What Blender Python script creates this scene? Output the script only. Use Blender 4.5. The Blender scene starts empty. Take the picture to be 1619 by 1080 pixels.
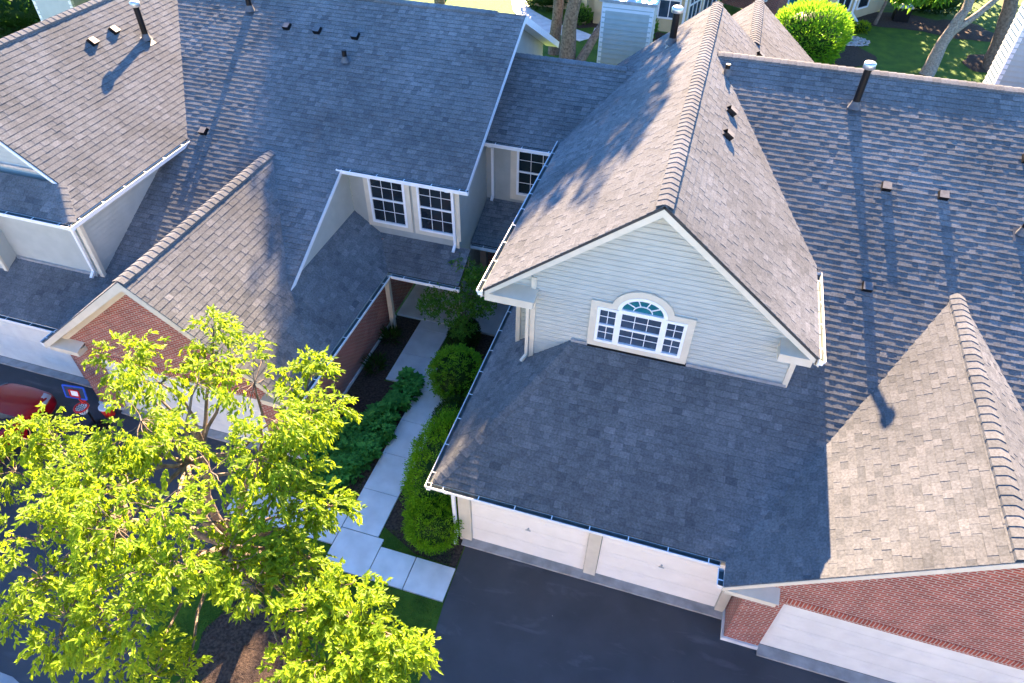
import bpy, bmesh, math, random
from mathutils import Vector as V, Matrix
R = random.Random(7)
sc = bpy.context.scene
col = sc.collection

# ------------------------------------------------------------------ materials
def mat(name):
    m = bpy.data.materials.new(name); m.use_nodes = True
    nt = m.node_tree; b = nt.nodes['Principled BSDF']
    return m, nt, b
def N(nt, t, **kw):
    n = nt.nodes.new(t)
    for k, v in kw.items():
        if k in n.inputs: n.inputs[k].default_value = v
        else: setattr(n, k, v)
    return n
def ramp(nt, stops):
    r = nt.nodes.new('ShaderNodeValToRGB')
    el = r.color_ramp.elements
    while len(el) < len(stops): el.new(0.5)
    for e, (p, c) in zip(el, stops): e.position = p; e.color = (*c, 1)
    return r
def noisy(name, c1, c2, scale=8, rough=.8, bump=0, detail=6, spec=.3, bscale=None, p=(.35, .65), diffrough=None):
    m, nt, b = mat(name)
    tc = N(nt, 'ShaderNodeTexCoord')
    n = N(nt, 'ShaderNodeTexNoise'); n.inputs['Scale'].default_value = scale; n.inputs['Detail'].default_value = detail
    r = ramp(nt, [(p[0], c1), (p[1], c2)])
    nt.links.new(tc.outputs['Object'], n.inputs['Vector'])
    nt.links.new(n.outputs['Fac'], r.inputs['Fac']); nt.links.new(r.outputs['Color'], b.inputs['Base Color'])
    b.inputs['Roughness'].default_value = rough; b.inputs['Specular IOR Level'].default_value = spec
    if bump:
        n2 = N(nt, 'ShaderNodeTexNoise'); n2.inputs['Scale'].default_value = bscale or scale*6; n2.inputs['Detail'].default_value = 8
        nt.links.new(tc.outputs['Object'], n2.inputs['Vector'])
        bp = N(nt, 'ShaderNodeBump'); bp.inputs['Strength'].default_value = bump; bp.inputs['Distance'].default_value = .02
        nt.links.new(n2.outputs['Fac'], bp.inputs['Height']); nt.links.new(bp.outputs['Normal'], b.inputs['Normal'])
    return m
M = {}
def shingle_mat(name, dark, mid, light):
    m, nt, b = mat(name)
    at = N(nt, 'ShaderNodeAttribute', attribute_name='shade')
    r = ramp(nt, [(0, dark), (.5, mid), (1, light)])
    nt.links.new(at.outputs['Fac'], r.inputs['Fac'])
    tc = N(nt, 'ShaderNodeTexCoord')
    n = N(nt, 'ShaderNodeTexNoise'); n.inputs['Scale'].default_value = 90; n.inputs['Detail'].default_value = 5; n.inputs['Roughness'].default_value = .8
    n3 = N(nt, 'ShaderNodeTexNoise'); n3.inputs['Scale'].default_value = .55; n3.inputs['Detail'].default_value = 4
    nt.links.new(tc.outputs['Object'], n.inputs['Vector']); nt.links.new(tc.outputs['Object'], n3.inputs['Vector'])
    mr = N(nt, 'ShaderNodeMapRange'); mr.inputs['To Min'].default_value = .62; mr.inputs['To Max'].default_value = 1.38
    nt.links.new(n.outputs['Fac'], mr.inputs['Value'])
    mr3 = N(nt, 'ShaderNodeMapRange'); mr3.inputs['From Min'].default_value = .3; mr3.inputs['From Max'].default_value = .7; mr3.inputs['To Min'].default_value = .80; mr3.inputs['To Max'].default_value = 1.2
    nt.links.new(n3.outputs['Fac'], mr3.inputs['Value'])
    n4 = N(nt, 'ShaderNodeTexNoise'); n4.inputs['Scale'].default_value = 24; n4.inputs['Detail'].default_value = 4; nt.links.new(tc.outputs['Object'], n4.inputs['Vector'])
    mr4 = N(nt, 'ShaderNodeMapRange'); mr4.inputs['From Min'].default_value = .3; mr4.inputs['From Max'].default_value = .7; mr4.inputs['To Min'].default_value = .74; mr4.inputs['To Max'].default_value = 1.26
    nt.links.new(n4.outputs['Fac'], mr4.inputs['Value'])
    m0 = N(nt, 'ShaderNodeMath', operation='MULTIPLY'); nt.links.new(mr.outputs['Result'], m0.inputs[0]); nt.links.new(mr4.outputs['Result'], m0.inputs[1])
    mul = N(nt, 'ShaderNodeMath', operation='MULTIPLY')
    nt.links.new(m0.outputs[0], mul.inputs[0]); nt.links.new(mr3.outputs['Result'], mul.inputs[1])
    vm = N(nt, 'ShaderNodeVectorMath', operation='SCALE')
    nt.links.new(r.outputs['Color'], vm.inputs[0]); nt.links.new(mul.outputs[0], vm.inputs['Scale'])
    nt.links.new(vm.outputs[0], b.inputs['Base Color'])
    b.inputs['Roughness'].default_value = .92; b.inputs['Specular IOR Level'].default_value = .2
    b.inputs['Diffuse Roughness'].default_value = 1.0
    bp = N(nt, 'ShaderNodeBump'); bp.inputs['Strength'].default_value = .35; bp.inputs['Distance'].default_value = .004
    nt.links.new(n.outputs['Fac'], bp.inputs['Height']); nt.links.new(bp.outputs['Normal'], b.inputs['Normal'])
    return m
M['shingle'] = shingle_mat('asphalt_shingle', (.096, .105, .110), (.150, .157, .158), (.212, .215, .213))
M['cut_edge'] = noisy('shingle_cut_edge', (.035, .035, .036), (.06, .058, .056), 20)
M['felt'] = noisy('roof_deck', (.05, .05, .05), (.07, .065, .06), 10)
M['siding'] = noisy('siding_paint', (.42, .445, .405), (.465, .49, .445), 3, .55, .04, bscale=30)
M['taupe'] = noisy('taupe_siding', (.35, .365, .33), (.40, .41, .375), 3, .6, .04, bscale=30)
M['trim'] = noisy('beige_trim', (.62, .555, .43), (.68, .61, .48), 4, .55, .05, bscale=40)
M['white'] = noisy('white_paint', (.78, .78, .77), (.84, .84, .83), 5, .4)
M['door'] = noisy('garage_door_paint', (.84, .78, .68), (.89, .83, .73), 2.5, .5, .05, bscale=60)
M['door_white'] = noisy('white_garage_door_paint', (.70, .68, .62), (.78, .76, .69), 2.5, .5, .06, bscale=60)
M['flash'] = noisy('flashing_metal', (.42, .44, .46), (.55, .57, .6), 6, .35); M['flash'].node_tree.nodes['Principled BSDF'].inputs['Metallic'].default_value = .6
M['gutter_shade'] = noisy('painted_gutter_shade', (.10, .13, .13), (.17, .2, .2), 5, .6)  # dark teal paints in the shade inside the white channel
M['asphalt'] = noisy('driveway_asphalt', (.044, .046, .050), (.070, .072, .078), 1.1, .75, .5, detail=10, spec=.35, bscale=120, p=(.25, .8))
def wisps(m):
    nt = m.node_tree; b = nt.nodes['Principled BSDF']; lk = b.inputs['Base Color'].links[0].from_socket
    tc = N(nt, 'ShaderNodeTexCoord'); mp = N(nt, 'ShaderNodeMapping'); mp.inputs['Scale'].default_value = (.35, 1.3, 1); mp.inputs['Rotation'].default_value = (0, 0, .5)
    n = N(nt, 'ShaderNodeTexNoise'); n.inputs['Scale'].default_value = 2.4; n.inputs['Detail'].default_value = 12; n.inputs['Roughness'].default_value = .62; n.inputs['Distortion'].default_value = .7
    r = ramp(nt, [(.58, (0,0,0)), (.80, (.5,.5,.5))])
    n2 = N(nt, 'ShaderNodeTexVoronoi'); n2.inputs['Scale'].default_value = 1.7; r2 = ramp(nt, [(.0, (1,1,1)), (.022, (0,0,0))])
    mx = N(nt, 'ShaderNodeMix', data_type='RGBA'); mx2 = N(nt, 'ShaderNodeMix', data_type='RGBA')
    nt.links.new(tc.outputs['Object'], mp.inputs['Vector']); nt.links.new(mp.outputs[0], n.inputs['Vector']); nt.links.new(n.outputs['Fac'], r.inputs['Fac'])
    nt.links.new(tc.outputs['Object'], n2.inputs['Vector']); nt.links.new(n2.outputs['Distance'], r2.inputs['Fac'])
    nt.links.new(r.outputs['Color'], mx.inputs['Factor']); nt.links.new(lk, mx.inputs['A']); mx.inputs['B'].default_value = (.17, .17, .18, 1)
    nt.links.new(r2.outputs['Color'], mx2.inputs['Factor']); nt.links.new(mx.outputs['Result'], mx2.inputs['A']); mx2.inputs['B'].default_value = (.45, .43, .36, 1)
    nt.links.new(mx2.outputs['Result'], b.inputs['Base Color'])
wisps(M['asphalt'])
M['concrete'] = noisy('concrete', (.58, .57, .55), (.70, .69, .67), 2.2, .85, .25, detail=10, bscale=60)
M['apron'] = noisy('stained_concrete', (.26, .25, .23), (.40, .38, .36), 3, .85, .3, detail=10, bscale=50)
M['soil'] = noisy('mulch', (.028, .018, .013), (.085, .058, .042), 16, .95, 1, detail=10, bscale=40)
M['grass'] = noisy('lawn', (.03, .085, .006), (.085, .16, .010), 1.6, .9, .9, detail=12, bscale=90, p=(.3, .7))
M['tan'] = noisy('tan_siding', (.50, .41, .24), (.55, .45, .27), 2, .6)
M['bark'] = noisy('bark', (.10, .075, .055), (.22, .17, .13), 9, .9, 1, bscale=25)
M['bark_pale'] = noisy('pale_bark', (.17, .14, .11), (.33, .29, .24), 12, .85, .8, bscale=30)
M['dark'] = noisy('black_pipe', (.003, .0035, .005), (.006, .007, .009), 6, .5, spec=.2)
M['galv'] = noisy('galvanised_cap', (.45, .48, .5), (.62, .64, .66), 9, .35); M['galv'].node_tree.nodes['Principled BSDF'].inputs['Metallic'].default_value = .7
M['brown'] = noisy('brown_paint', (.20, .15, .115), (.26, .2, .155), 5, .6)
M['pipe_boot'] = noisy('pipe_boot', (.07, .075, .08), (.12, .125, .13), 6, .5)
M['facing'] = noisy('bounce_row_wall', (.13, .125, .12), (.17, .16, .155), 2, .8)  # tone sets how much sun the added row across the street bounces
M['vent_paint'] = noisy('vent_paint', (.10, .10, .10), (.14, .14, .14), 9, .5)
M['street'] = noisy('weathered_street', (.27, .265, .26), (.38, .37, .36), 2, .85, .3, detail=10, bscale=60)
M['red'] = noisy('red_plastic', (.55, .02, .02), (.6, .03, .025), 5, .35)
M['blue'] = noisy('blue_plastic', (.02, .09, .5), (.03, .12, .58), 5, .35)
M['rubber'] = noisy('tyre_rubber', (.012, .012, .012), (.022, .022, .022), 12, .8)
M['rock'] = noisy('river_rock', (.25, .24, .23), (.5, .49, .47), 7, .8, .3)
def glass(name, c, rough=.06):
    m, nt, b = mat(name)
    tc = N(nt, 'ShaderNodeTexCoord'); n = N(nt, 'ShaderNodeTexNoise'); n.inputs['Scale'].default_value = 1.7
    r = ramp(nt, [(.3, tuple(x*.6 for x in c)), (.7, c)])
    nt.links.new(tc.outputs['Object'], n.inputs['Vector']); nt.links.new(n.outputs['Fac'], r.inputs['Fac']); nt.links.new(r.outputs['Color'], b.inputs['Base Color'])
    b.inputs['Roughness'].default_value = rough; b.inputs['Specular IOR Level'].default_value = .6
    return m
M['glass'] = glass('window_glass', (.02, .028, .035))
M['glass_blue'] = glass('blue_window_glass', (.055, .085, .13))
M['glass_teal'] = glass('teal_window_glass', (.02, .16, .19))
def paint(name, c):
    m, nt, b = mat(name); b.inputs['Base Color'].default_value = (*c, 1); b.inputs['Roughness'].default_value = .3; b.inputs['Specular IOR Level'].default_value = .35
    b.inputs['Coat Weight'].default_value = .3; b.inputs['Coat Roughness'].default_value = .03; b.inputs['Metallic'].default_value = .0
    return m
M['car'] = paint('red_car_paint', (.34, .002, .008))
M['chrome'], _, b_ = mat('wheel_metal'); b_.inputs['Metallic'].default_value = 1; b_.inputs['Roughness'].default_value = .25; b_.inputs['Base Color'].default_value = (.6, .6, .62, 1)
M['lamp'] = glass('headlight_lens', (.5, .52, .55), .08)
M['amber'] = glass('amber_lens', (.7, .22, .01), .1)
def brick_mat(name, c1, c2, mortar, w=.2, h=.068, ms=.011):
    m, nt, b = mat(name)
    uv = N(nt, 'ShaderNodeUVMap', uv_map='UVMap')
    br = N(nt, 'ShaderNodeTexBrick'); br.inputs['Scale'].default_value = 1
    br.inputs['Brick Width'].default_value = w; br.inputs['Row Height'].default_value = h; br.inputs['Mortar Size'].default_value = ms
    br.inputs['Mortar Smooth'].default_value = .15; br.inputs['Bias'].default_value = -.1
    br.inputs['Color1'].default_value = (*c1, 1); br.inputs['Color2'].default_value = (*c2, 1); br.inputs['Mortar'].default_value = (*mortar, 1)
    nt.links.new(uv.outputs['UV'], br.inputs['Vector'])
    tc = N(nt, 'ShaderNodeTexCoord')
    n = N(nt, 'ShaderNodeTexNoise'); n.inputs['Scale'].default_value = 3; n.inputs['Detail'].default_value = 8
    nt.links.new(tc.outputs['Object'], n.inputs['Vector'])
    mr = N(nt, 'ShaderNodeMapRange'); mr.inputs['To Min'].default_value = .6; mr.inputs['To Max'].default_value = 1.4
    nt.links.new(n.outputs['Fac'], mr.inputs['Value'])
    vm = N(nt, 'ShaderNodeVectorMath', operation='SCALE'); nt.links.new(br.outputs['Color'], vm.inputs[0]); nt.links.new(mr.outputs['Result'], vm.inputs['Scale'])
    nt.links.new(vm.outputs[0], b.inputs['Base Color']); b.inputs['Roughness'].default_value = .9; b.inputs['Specular IOR Level'].default_value = .2
    inv = N(nt, 'ShaderNodeMath', operation='SUBTRACT'); inv.inputs[0].default_value = 1; nt.links.new(br.outputs['Fac'], inv.inputs[1])
    bp = N(nt, 'ShaderNodeBump'); bp.inputs['Strength'].default_value = .8; bp.inputs['Distance'].default_value = .008
    nt.links.new(inv.outputs[0], bp.inputs['Height']); nt.links.new(bp.outputs['Normal'], b.inputs['Normal'])
    return m
M['brick'] = brick_mat('red_brick', (.35, .088, .062), (.23, .058, .045), (.40, .33, .27))
M['soldier'] = brick_mat('soldier_brick', (.37, .085, .052), (.26, .058, .038), (.40, .33, .27), .072, .24)
def leaf_mat(name, c1, c2, trans, tw=.45, spec=.15):
    m, nt, b = mat(name)
    tc = N(nt, 'ShaderNodeTexCoord'); at = N(nt, 'ShaderNodeAttribute', attribute_name='shade')
    r = ramp(nt, [(0, c1), (1, c2)]); nt.links.new(at.outputs['Fac'], r.inputs['Fac'])
    nt.links.new(r.outputs['Color'], b.inputs['Base Color']); b.inputs['Roughness'].default_value = .55; b.inputs['Specular IOR Level'].default_value = spec
    tr = N(nt, 'ShaderNodeBsdfTranslucent'); r2 = ramp(nt, [(0, tuple(x*.65 for x in trans)), (1, trans)])
    nt.links.new(at.outputs['Fac'], r2.inputs['Fac']); nt.links.new(r2.outputs['Color'], tr.inputs['Color'])
    mx = N(nt, 'ShaderNodeMixShader'); mx.inputs[0].default_value = tw
    nt.links.new(b.outputs[0], mx.inputs[1]); nt.links.new(tr.outputs[0], mx.inputs[2])
    nt.links.new(mx.outputs[0], nt.nodes['Material Output'].inputs['Surface'])
    return m
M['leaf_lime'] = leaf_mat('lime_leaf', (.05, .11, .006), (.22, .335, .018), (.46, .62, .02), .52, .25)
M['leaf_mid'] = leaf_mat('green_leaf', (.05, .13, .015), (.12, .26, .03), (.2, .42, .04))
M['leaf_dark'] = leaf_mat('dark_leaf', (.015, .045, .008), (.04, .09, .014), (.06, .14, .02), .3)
M['leaf_yew'] = leaf_mat('yew_needles', (.05, .16, .006), (.23, .46, .014), (.3, .55, .02), .3)
M['leaf_round'] = leaf_mat('boxwood_leaf', (.07, .2, .012), (.22, .46, .03), (.3, .58, .035), .35)
M['leaf_hosta'] = leaf_mat('hosta_leaf', (.02, .11, .018), (.12, .36, .06), (.12, .4, .06), .3)
M['leaf_canopy'] = leaf_mat('canopy_leaf', (.04, .09, .012), (.08, .15, .02), (.10, .2, .02), .3)
M['blade'] = leaf_mat('grass_blade', (.03, .075, .012), (.09, .15, .025), (.12, .22, .03), .3)

# ------------------------------------------------------------------ mesh builder
class MB:
    def __init__(s): s.v = []; s.f = []; s.m = []; s.sh = []; s.smooth = []
    def face(s, pts, mi=0, shade=None, smooth=False):
        i = len(s.v); s.v += [tuple(p) for p in pts]; s.f.append(tuple(range(i, i+len(pts)))); s.m.append(mi)
        sh = .5 if shade is None else shade; s.sh += [sh]*len(pts); s.smooth.append(smooth)
    def grid(s, rows, mi=0, closed=False, smooth=True, shade=.5):
        i0 = len(s.v); n = len(rows[0])
        for r in rows: s.v += [tuple(p) for p in r]; s.sh += [shade]*n
        for a in range(len(rows)-1):
            for b in range(n if closed else n-1):
                b2 = (b+1) % n
                s.f.append((i0+a*n+b, i0+a*n+b2, i0+(a+1)*n+b2, i0+(a+1)*n+b)); s.m.append(mi); s.smooth.append(smooth)
    def box(s, a, b, mi=0):
        x0, y0, z0 = [min(a[i], b[i]) for i in range(3)]; x1, y1, z1 = [max(a[i], b[i]) for i in range(3)]
        p = [(x0,y0,z0),(x1,y0,z0),(x1,y1,z0),(x0,y1,z0),(x0,y0,z1),(x1,y0,z1),(x1,y1,z1),(x0,y1,z1)]
        for q in ((0,3,2,1),(4,5,6,7),(0,1,5,4),(1,2,6,5),(2,3,7,6),(3,0,4,7)): s.face([p[k] for k in q], mi)
    def beam(s, p0, p1, w, h, up=(0,0,1), mi=0, off=(0,0,0)):
        p0 = V(p0)+V(off); p1 = V(p1)+V(off); a = (p1-p0).normalized(); sd = a.cross(V(up)).normalized(); u = sd.cross(a).normalized()
        c = [sd*w/2+u*h/2, -sd*w/2+u*h/2, -sd*w/2-u*h/2, sd*w/2-u*h/2]
        A = [p0+k for k in c]; B = [p1+k for k in c]
        for k in range(4): s.face([A[k], A[(k+1)%4], B[(k+1)%4], B[k]], mi)
        s.face(A[::-1], mi); s.face(B, mi)
    def prism(s, poly, ext, mi=0, mi_side=None):
        poly = [V(p) for p in poly]; e = V(ext); n = len(poly)
        s.face(poly, mi); s.face([p+e for p in poly][::-1], mi if mi_side is None else mi_side)
        for k in range(n):
            a, b = poly[k], poly[(k+1) % n]; s.face([a, a+e, b+e, b], mi if mi_side is None else mi_side)
    def tube(s, pts, rad, n=10, mi=0, cap=True, smooth=True):
        pts = [V(p) for p in pts]; rad = rad if isinstance(rad, (list, tuple)) else [rad]*len(pts); rows = []
        ref = V((.31, .17, .93))
        for i, p in enumerate(pts):
            d = (pts[min(i+1, len(pts)-1)]-pts[max(i-1, 0)]).normalized()
            a = d.cross(ref); a = a.normalized() if a.length > .05 else d.cross(V((1,0,0))).normalized(); b = d.cross(a)
            rows.append([p+(a*math.cos(t)+b*math.sin(t))*rad[i] for t in [2*math.pi*k/n for k in range(n)]])
        s.grid(rows, mi, True, smooth)
        if cap: s.face(rows[0][::-1], mi); s.face(rows[-1], mi)
    def leaf(s, p, d, up, L, W, mi=0, shade=.5):
        sd = d.cross(up)
        if sd.length < 1e-4: return
        sd.normalize(); n = sd.cross(d).normalized()
        m = p+d*L*.45-n*W*.12
        i = len(s.v); s.v += [tuple(p), tuple(m+sd*W/2+n*W*.25), tuple(p+d*L-n*L*.12), tuple(m-sd*W/2+n*W*.25)]
        s.sh += [shade]*4; s.f += [(i, i+1, i+2), (i, i+2, i+3)]; s.m += [mi, mi]; s.smooth += [False, False]
    def build(s, name, mats, parent=None):
        me = bpy.data.meshes.new(name); me.from_pydata(s.v, [], s.f)
        for k in (mats if isinstance(mats, (list, tuple)) else [mats]): me.materials.append(M[k])
        me.polygons.foreach_set('material_index', s.m); me.polygons.foreach_set('use_smooth', s.smooth)
        a = me.attributes.new('shade', 'FLOAT', 'POINT'); a.data.foreach_set('value', s.sh)
        uvl = me.uv_layers.new(name='UVMap'); me.update()
        for pl in me.polygons:
            n = pl.normal
            for li in pl.loop_indices:
                c = me.vertices[me.loops[li].vertex_index].co
                uvl.data[li].uv = (c.y, c.z) if abs(n.x) > .7 else ((c.x, c.z) if abs(n.y) > .5 else (c.x, c.y))
        o = bpy.data.objects.new(name, me); col.objects.link(o)
        if parent: o.parent = parent; o.matrix_parent_inverse = Matrix.Translation(-V(parent_world(parent)))
        return o
def parent_world(o):
    p = V(o.location) if o else V((0,0,0))
    return p
ROOTS = {}
def tag(o, label=None, cat=None, group=None, kind=None):
    if label: o['label'] = label
    if cat: o['category'] = cat
    if group: o['group'] = group
    if kind: o['kind'] = kind
    return o
def thing(name, loc, label, cat, group=None):
    o = bpy.data.objects.new(name, None); col.objects.link(o); o.location = loc; o.empty_display_size = .3
    return tag(o, label, cat, group)

# ------------------------------------------------------------------ stepped coverings
def clip(poly, ax, val, keep_greater):
    out = []
    for i in range(len(poly)):
        a, b = poly[i], poly[(i+1) % len(poly)]
        ia = (a[ax] >= val) == keep_greater or a[ax] == val; ib = (b[ax] >= val) == keep_greater or b[ax] == val
        if ia: out.append(a)
        if ia != ib:
            t = (val-a[ax])/(b[ax]-a[ax]); out.append((a[0]+(b[0]-a[0])*t, a[1]+(b[1]-a[1])*t))
    return out
def frame_of(pts):
    pts = [V(p) for p in pts]; n = V((0,0,0))
    for i in range(len(pts)): n += pts[i].cross(pts[(i+1) % len(pts)])
    n.normalize(); return pts, n
def cover(mb, pts, expo, butt, tabs=None, seed=0, extra=.004, lift=.004, flip=False, mi=0, gap=0):
    """lays overlapping courses (shingles or lap siding) over a flat polygon"""
    pts, n = frame_of(pts)
    if abs(n.z) < 1e-3:      # walls: outward is -Y, or +X / -X for the side faces
        want = V((0,-1,0)) if abs(n.y) > .5 else V((-1 if flip else 1,0,0))
        if n.dot(want) < 0: n = -n
    elif n.z < 0: n = -n
    u = V((0,0,1)).cross(n); u.normalize(); v = n.cross(u)
    o = pts[0]; P = [((p-o).dot(u), (p-o).dot(v)) for p in pts]
    rr = random.Random(seed)
    v0 = min(q[1] for q in P); vm = max(q[1] for q in P); k = 0
    while v0 < vm-1e-4:
        row = clip(clip(P, 1, v0+gap, True), 1, v0+expo, False)
        if len(row) >= 3:
            u0 = min(q[0] for q in row); u1 = max(q[0] for q in row)
            cur = u0-rr.uniform(0, .2) if tabs else u0-1
            thick = rr.random() < .5
            while cur < u1:
                w = rr.uniform(*tabs) if tabs else u1-u0+2
                c = clip(clip(row, 0, cur, True), 0, cur+w, False)
                thick = not thick if rr.random() < .8 else thick
                if len(c) >= 3:
                    ex = (extra if thick else 0)+rr.uniform(0, .0025 if tabs else 0)
                    sh = min(1, max(0, rr.gauss(.5, .13)+(.08 if thick else -.09))) if tabs else .5
                    skew = rr.uniform(-.002, .002) if tabs else 0
                    top = [o+u*q[0]+v*q[1]+n*(lift+butt*(1-(q[1]-v0)/expo)+ex+skew*(q[0]-cur)/max(w, .1)) for q in c]
                    mb.face(top, mi, sh)
                    for i in range(len(c)):
                        j = (i+1) % len(c)
                        if c[i][1] > v0+expo-1e-5 and c[j][1] > v0+expo-1e-5: continue
                        mb.face([top[i]-n*(butt+.012), top[j]-n*(butt+.012), top[j], top[i]], (2 if tabs and c[i][1] < v0+1e-5 and c[j][1] < v0+1e-5 else mi), sh*.6)
                cur += w
        v0 += expo; k += 1
SEED = [0]
def roof(name, parent, pts, label=None, thick=.05):
    SEED[0] += 1
    mb = MB(); cover(mb, pts, .15, .0115, (.11, .28), SEED[0])
    P, n = frame_of(pts); n = n if n.z > 0 else -n
    mb.prism([p for p in P], -n*thick, 1)
    o = mb.build(name, ['shingle', 'felt', 'cut_edge'], parent)
    if label: o['label'] = label
    return o
def siding(name, parent, pts, m='siding', flip=False, expo=.128):
    mb = MB(); cover(mb, pts, expo, .005, None, 1, 0, .002, flip, gap=.0135); return mb.build(name, m, parent)
def caps(parent, p0, p1, nA, nB, w=.16, name='ridge_cap', pitch=.2, vent=True):
    """overlapping bent cap shingles from p0 (exposed butts face p0) to p1"""
    p0, p1 = V(p0), V(p1); a = (p1-p0).normalized(); mb = MB(); L = (p1-p0).length
    if vent: nA = V((nA[0]*.55, nA[1]*.55, nA[2])); nB = V((nB[0]*.55, nB[1]*.55, nB[2]))
    def side(n):
        s = a.cross(V(n)).normalized(); return s if s.z < 0 else -s
    sA, sB = side(nA), side(nB); up = V((0,0,1)); nA = V(nA).normalized(); nB = V(nB).normalized(); skirt = .06 if vent else .02
    k = 0; d = 0
    while d < L-.02:
        rows = []; e = min(d+pitch*1.5, L); j = R.uniform(-.006, .006); sh = min(1, max(0, R.gauss(.55, .13)))
        for t, lf in ((d, .034 if vent else .024), (e, .012)):
            q = p0+a*t
            rows.append([q+sA*(w+j)+nA*lf, q+sA*w*.5+nA*lf*1.05, q+sA*.035+nA*(lf*1.05), q+up*(lf*1.02-.004), q+sB*.035+nB*(lf*1.05), q+sB*w*.5+nB*lf*1.05, q+sB*(w+j)+nB*lf])
        mb.grid(rows, 0, False, True, sh)
        low = [p-up*.016 for p in rows[0]]; mb.grid([low, rows[0]], 0, False, False, sh*.5)
        for s in (0, 6): mb.face([rows[0][s], rows[1][s], rows[1][s]-up*skirt, rows[0][s]-up*skirt], 0, sh*.6)
        d += pitch; k += 1
    return mb.build(name, 'shingle', parent)
def gutter(parent, p0, p1, out, label=None, w=.125, h=.115, hang=.8):
    """open white channel along an eave; out = outward unit vector"""
    p0, p1, out = V(p0), V(p1), V(out); a = (p1-p0).normalized(); up = V((0,0,1)); mb = MB(); t = .008
    prof = [(0, 0), (0, -h), (w*.72, -h), (w*.8, -h*.45), (w, -h*.22), (w, .012), (w-.016, .012), (w-.016, -h*.2), (w*.8-t, -h*.4), (w*.72-t, -h+t), (t, -h+t), (t, 0)]
    A = [p0+out*x+up*z for x, z in prof]; B = [p1+out*x+up*z for x, z in prof]; n = len(prof)
    for i in range(n):
        j = (i+1) % n; mb.face([A[i], A[j], B[j], B[i]], 1 if 7 <= i <= 10 else 0)
    for Q, q in ((A, 0), (B, 0)):
        mb.face([Q[i] for i in (0, 1, 2, 3, 4, 5)], 0)
    L = (p1-p0).length; k = hang*.5
    while k < L:
        q = p0+a*k; mb.beam(q+up*.006, q+out*(w-.004)+up*.006, .022, .006, up, 0); k += hang
    o = mb.build('gutter', ['white', 'gutter_shade'], parent)
    if label: o['label'] = label
    return o
def downspout(parent, pts, w=.075, m='white'):
    mb = MB(); pts = [V(p) for p in pts]
    for i in range(len(pts)-1):
        a, b = pts[i], pts[i+1]; d = (b-a).normalized()
        upv = V((0,1,0)) if abs(d.z) > .7 else V((0,0,1))
        mb.beam(a-d*.02, b+d*.02, w+.002*i, w*.8+.002*i, upv)
    for i in range(1, len(pts)-1): pass
    return mb.build('downspout', m, parent)
def wall(name, parent, pts, ext, m='siding'):
    mb = MB(); mb.prism(pts, ext); return mb.build(name, m, parent)
def board(parent, pairs, w, h, m='trim', name='trim_board', up=(0,0,1)):
    for a, b in pairs:
        mb = MB(); mb.beam(a, b, w, h, up); o = mb.build(name, m, parent)
    return o
def window(parent, y, x0, x1, z0, z1, cas=.14, cols=3, rows=2, gm='glass', f=.07, cm='trim', sashes=2):
    """double hung window on a wall facing -Y"""
    mb = MB(); d = .045
    mb.box((x0-cas, y-d*.7, z0-cas), (x0, y, z1+cas)); mb.box((x1, y-d*.7, z0-cas), (x1+cas, y, z1+cas))
    mb.box((x0, y-d*.7, z1), (x1, y, z1+cas)); mb.box((x0, y-d*.72, z0-cas), (x1, y, z0))
    w = mb.build('window', cm, parent)
    fr = MB(); y1 = y-.055
    fr.box((x0+.001, y1, z0+.001), (x0+f, y, z1-.001)); fr.box((x1-f, y1, z0+.001), (x1-.001, y, z1-.001)); fr.box((x0+f, y1, z1-f), (x1-f, y, z1-.001)); fr.box((x0+f, y1-.01, z0+.001), (x1-f, y, z0+f))
    H = (z1-z0-2*f)/sashes
    for k in range(1, sashes): fr.box((x0+f, y1+.004, z0+f+H*k-.024), (x1-f, y, z0+f+H*k+.024))
    fr.build('frame', 'white', w)
    mu = MB(); gx0, gx1 = x0+f, x1-f
    for s in range(sashes):
        a = z0+f+H*s+(.024 if s else 0); b = z0+f+H*(s+1)-(.024 if s < sashes-1 else 0)
        for c in range(1, cols):
            x = gx0+(gx1-gx0)*c/cols; mu.box((x-.007, y-.024, a), (x+.007, y-.012, b))
        for r in range(1, rows):
            z = a+(b-a)*r/rows; mu.box((gx0, y-.0235, z-.007), (gx1, y-.0125, z+.007))
    mu.build('muntins', 'white', w)
    g = MB(); g.box((gx0, y-.013, z0+f), (gx1, y-.001, z1-f)); g.build('pane', gm, w)
    return w
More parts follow.
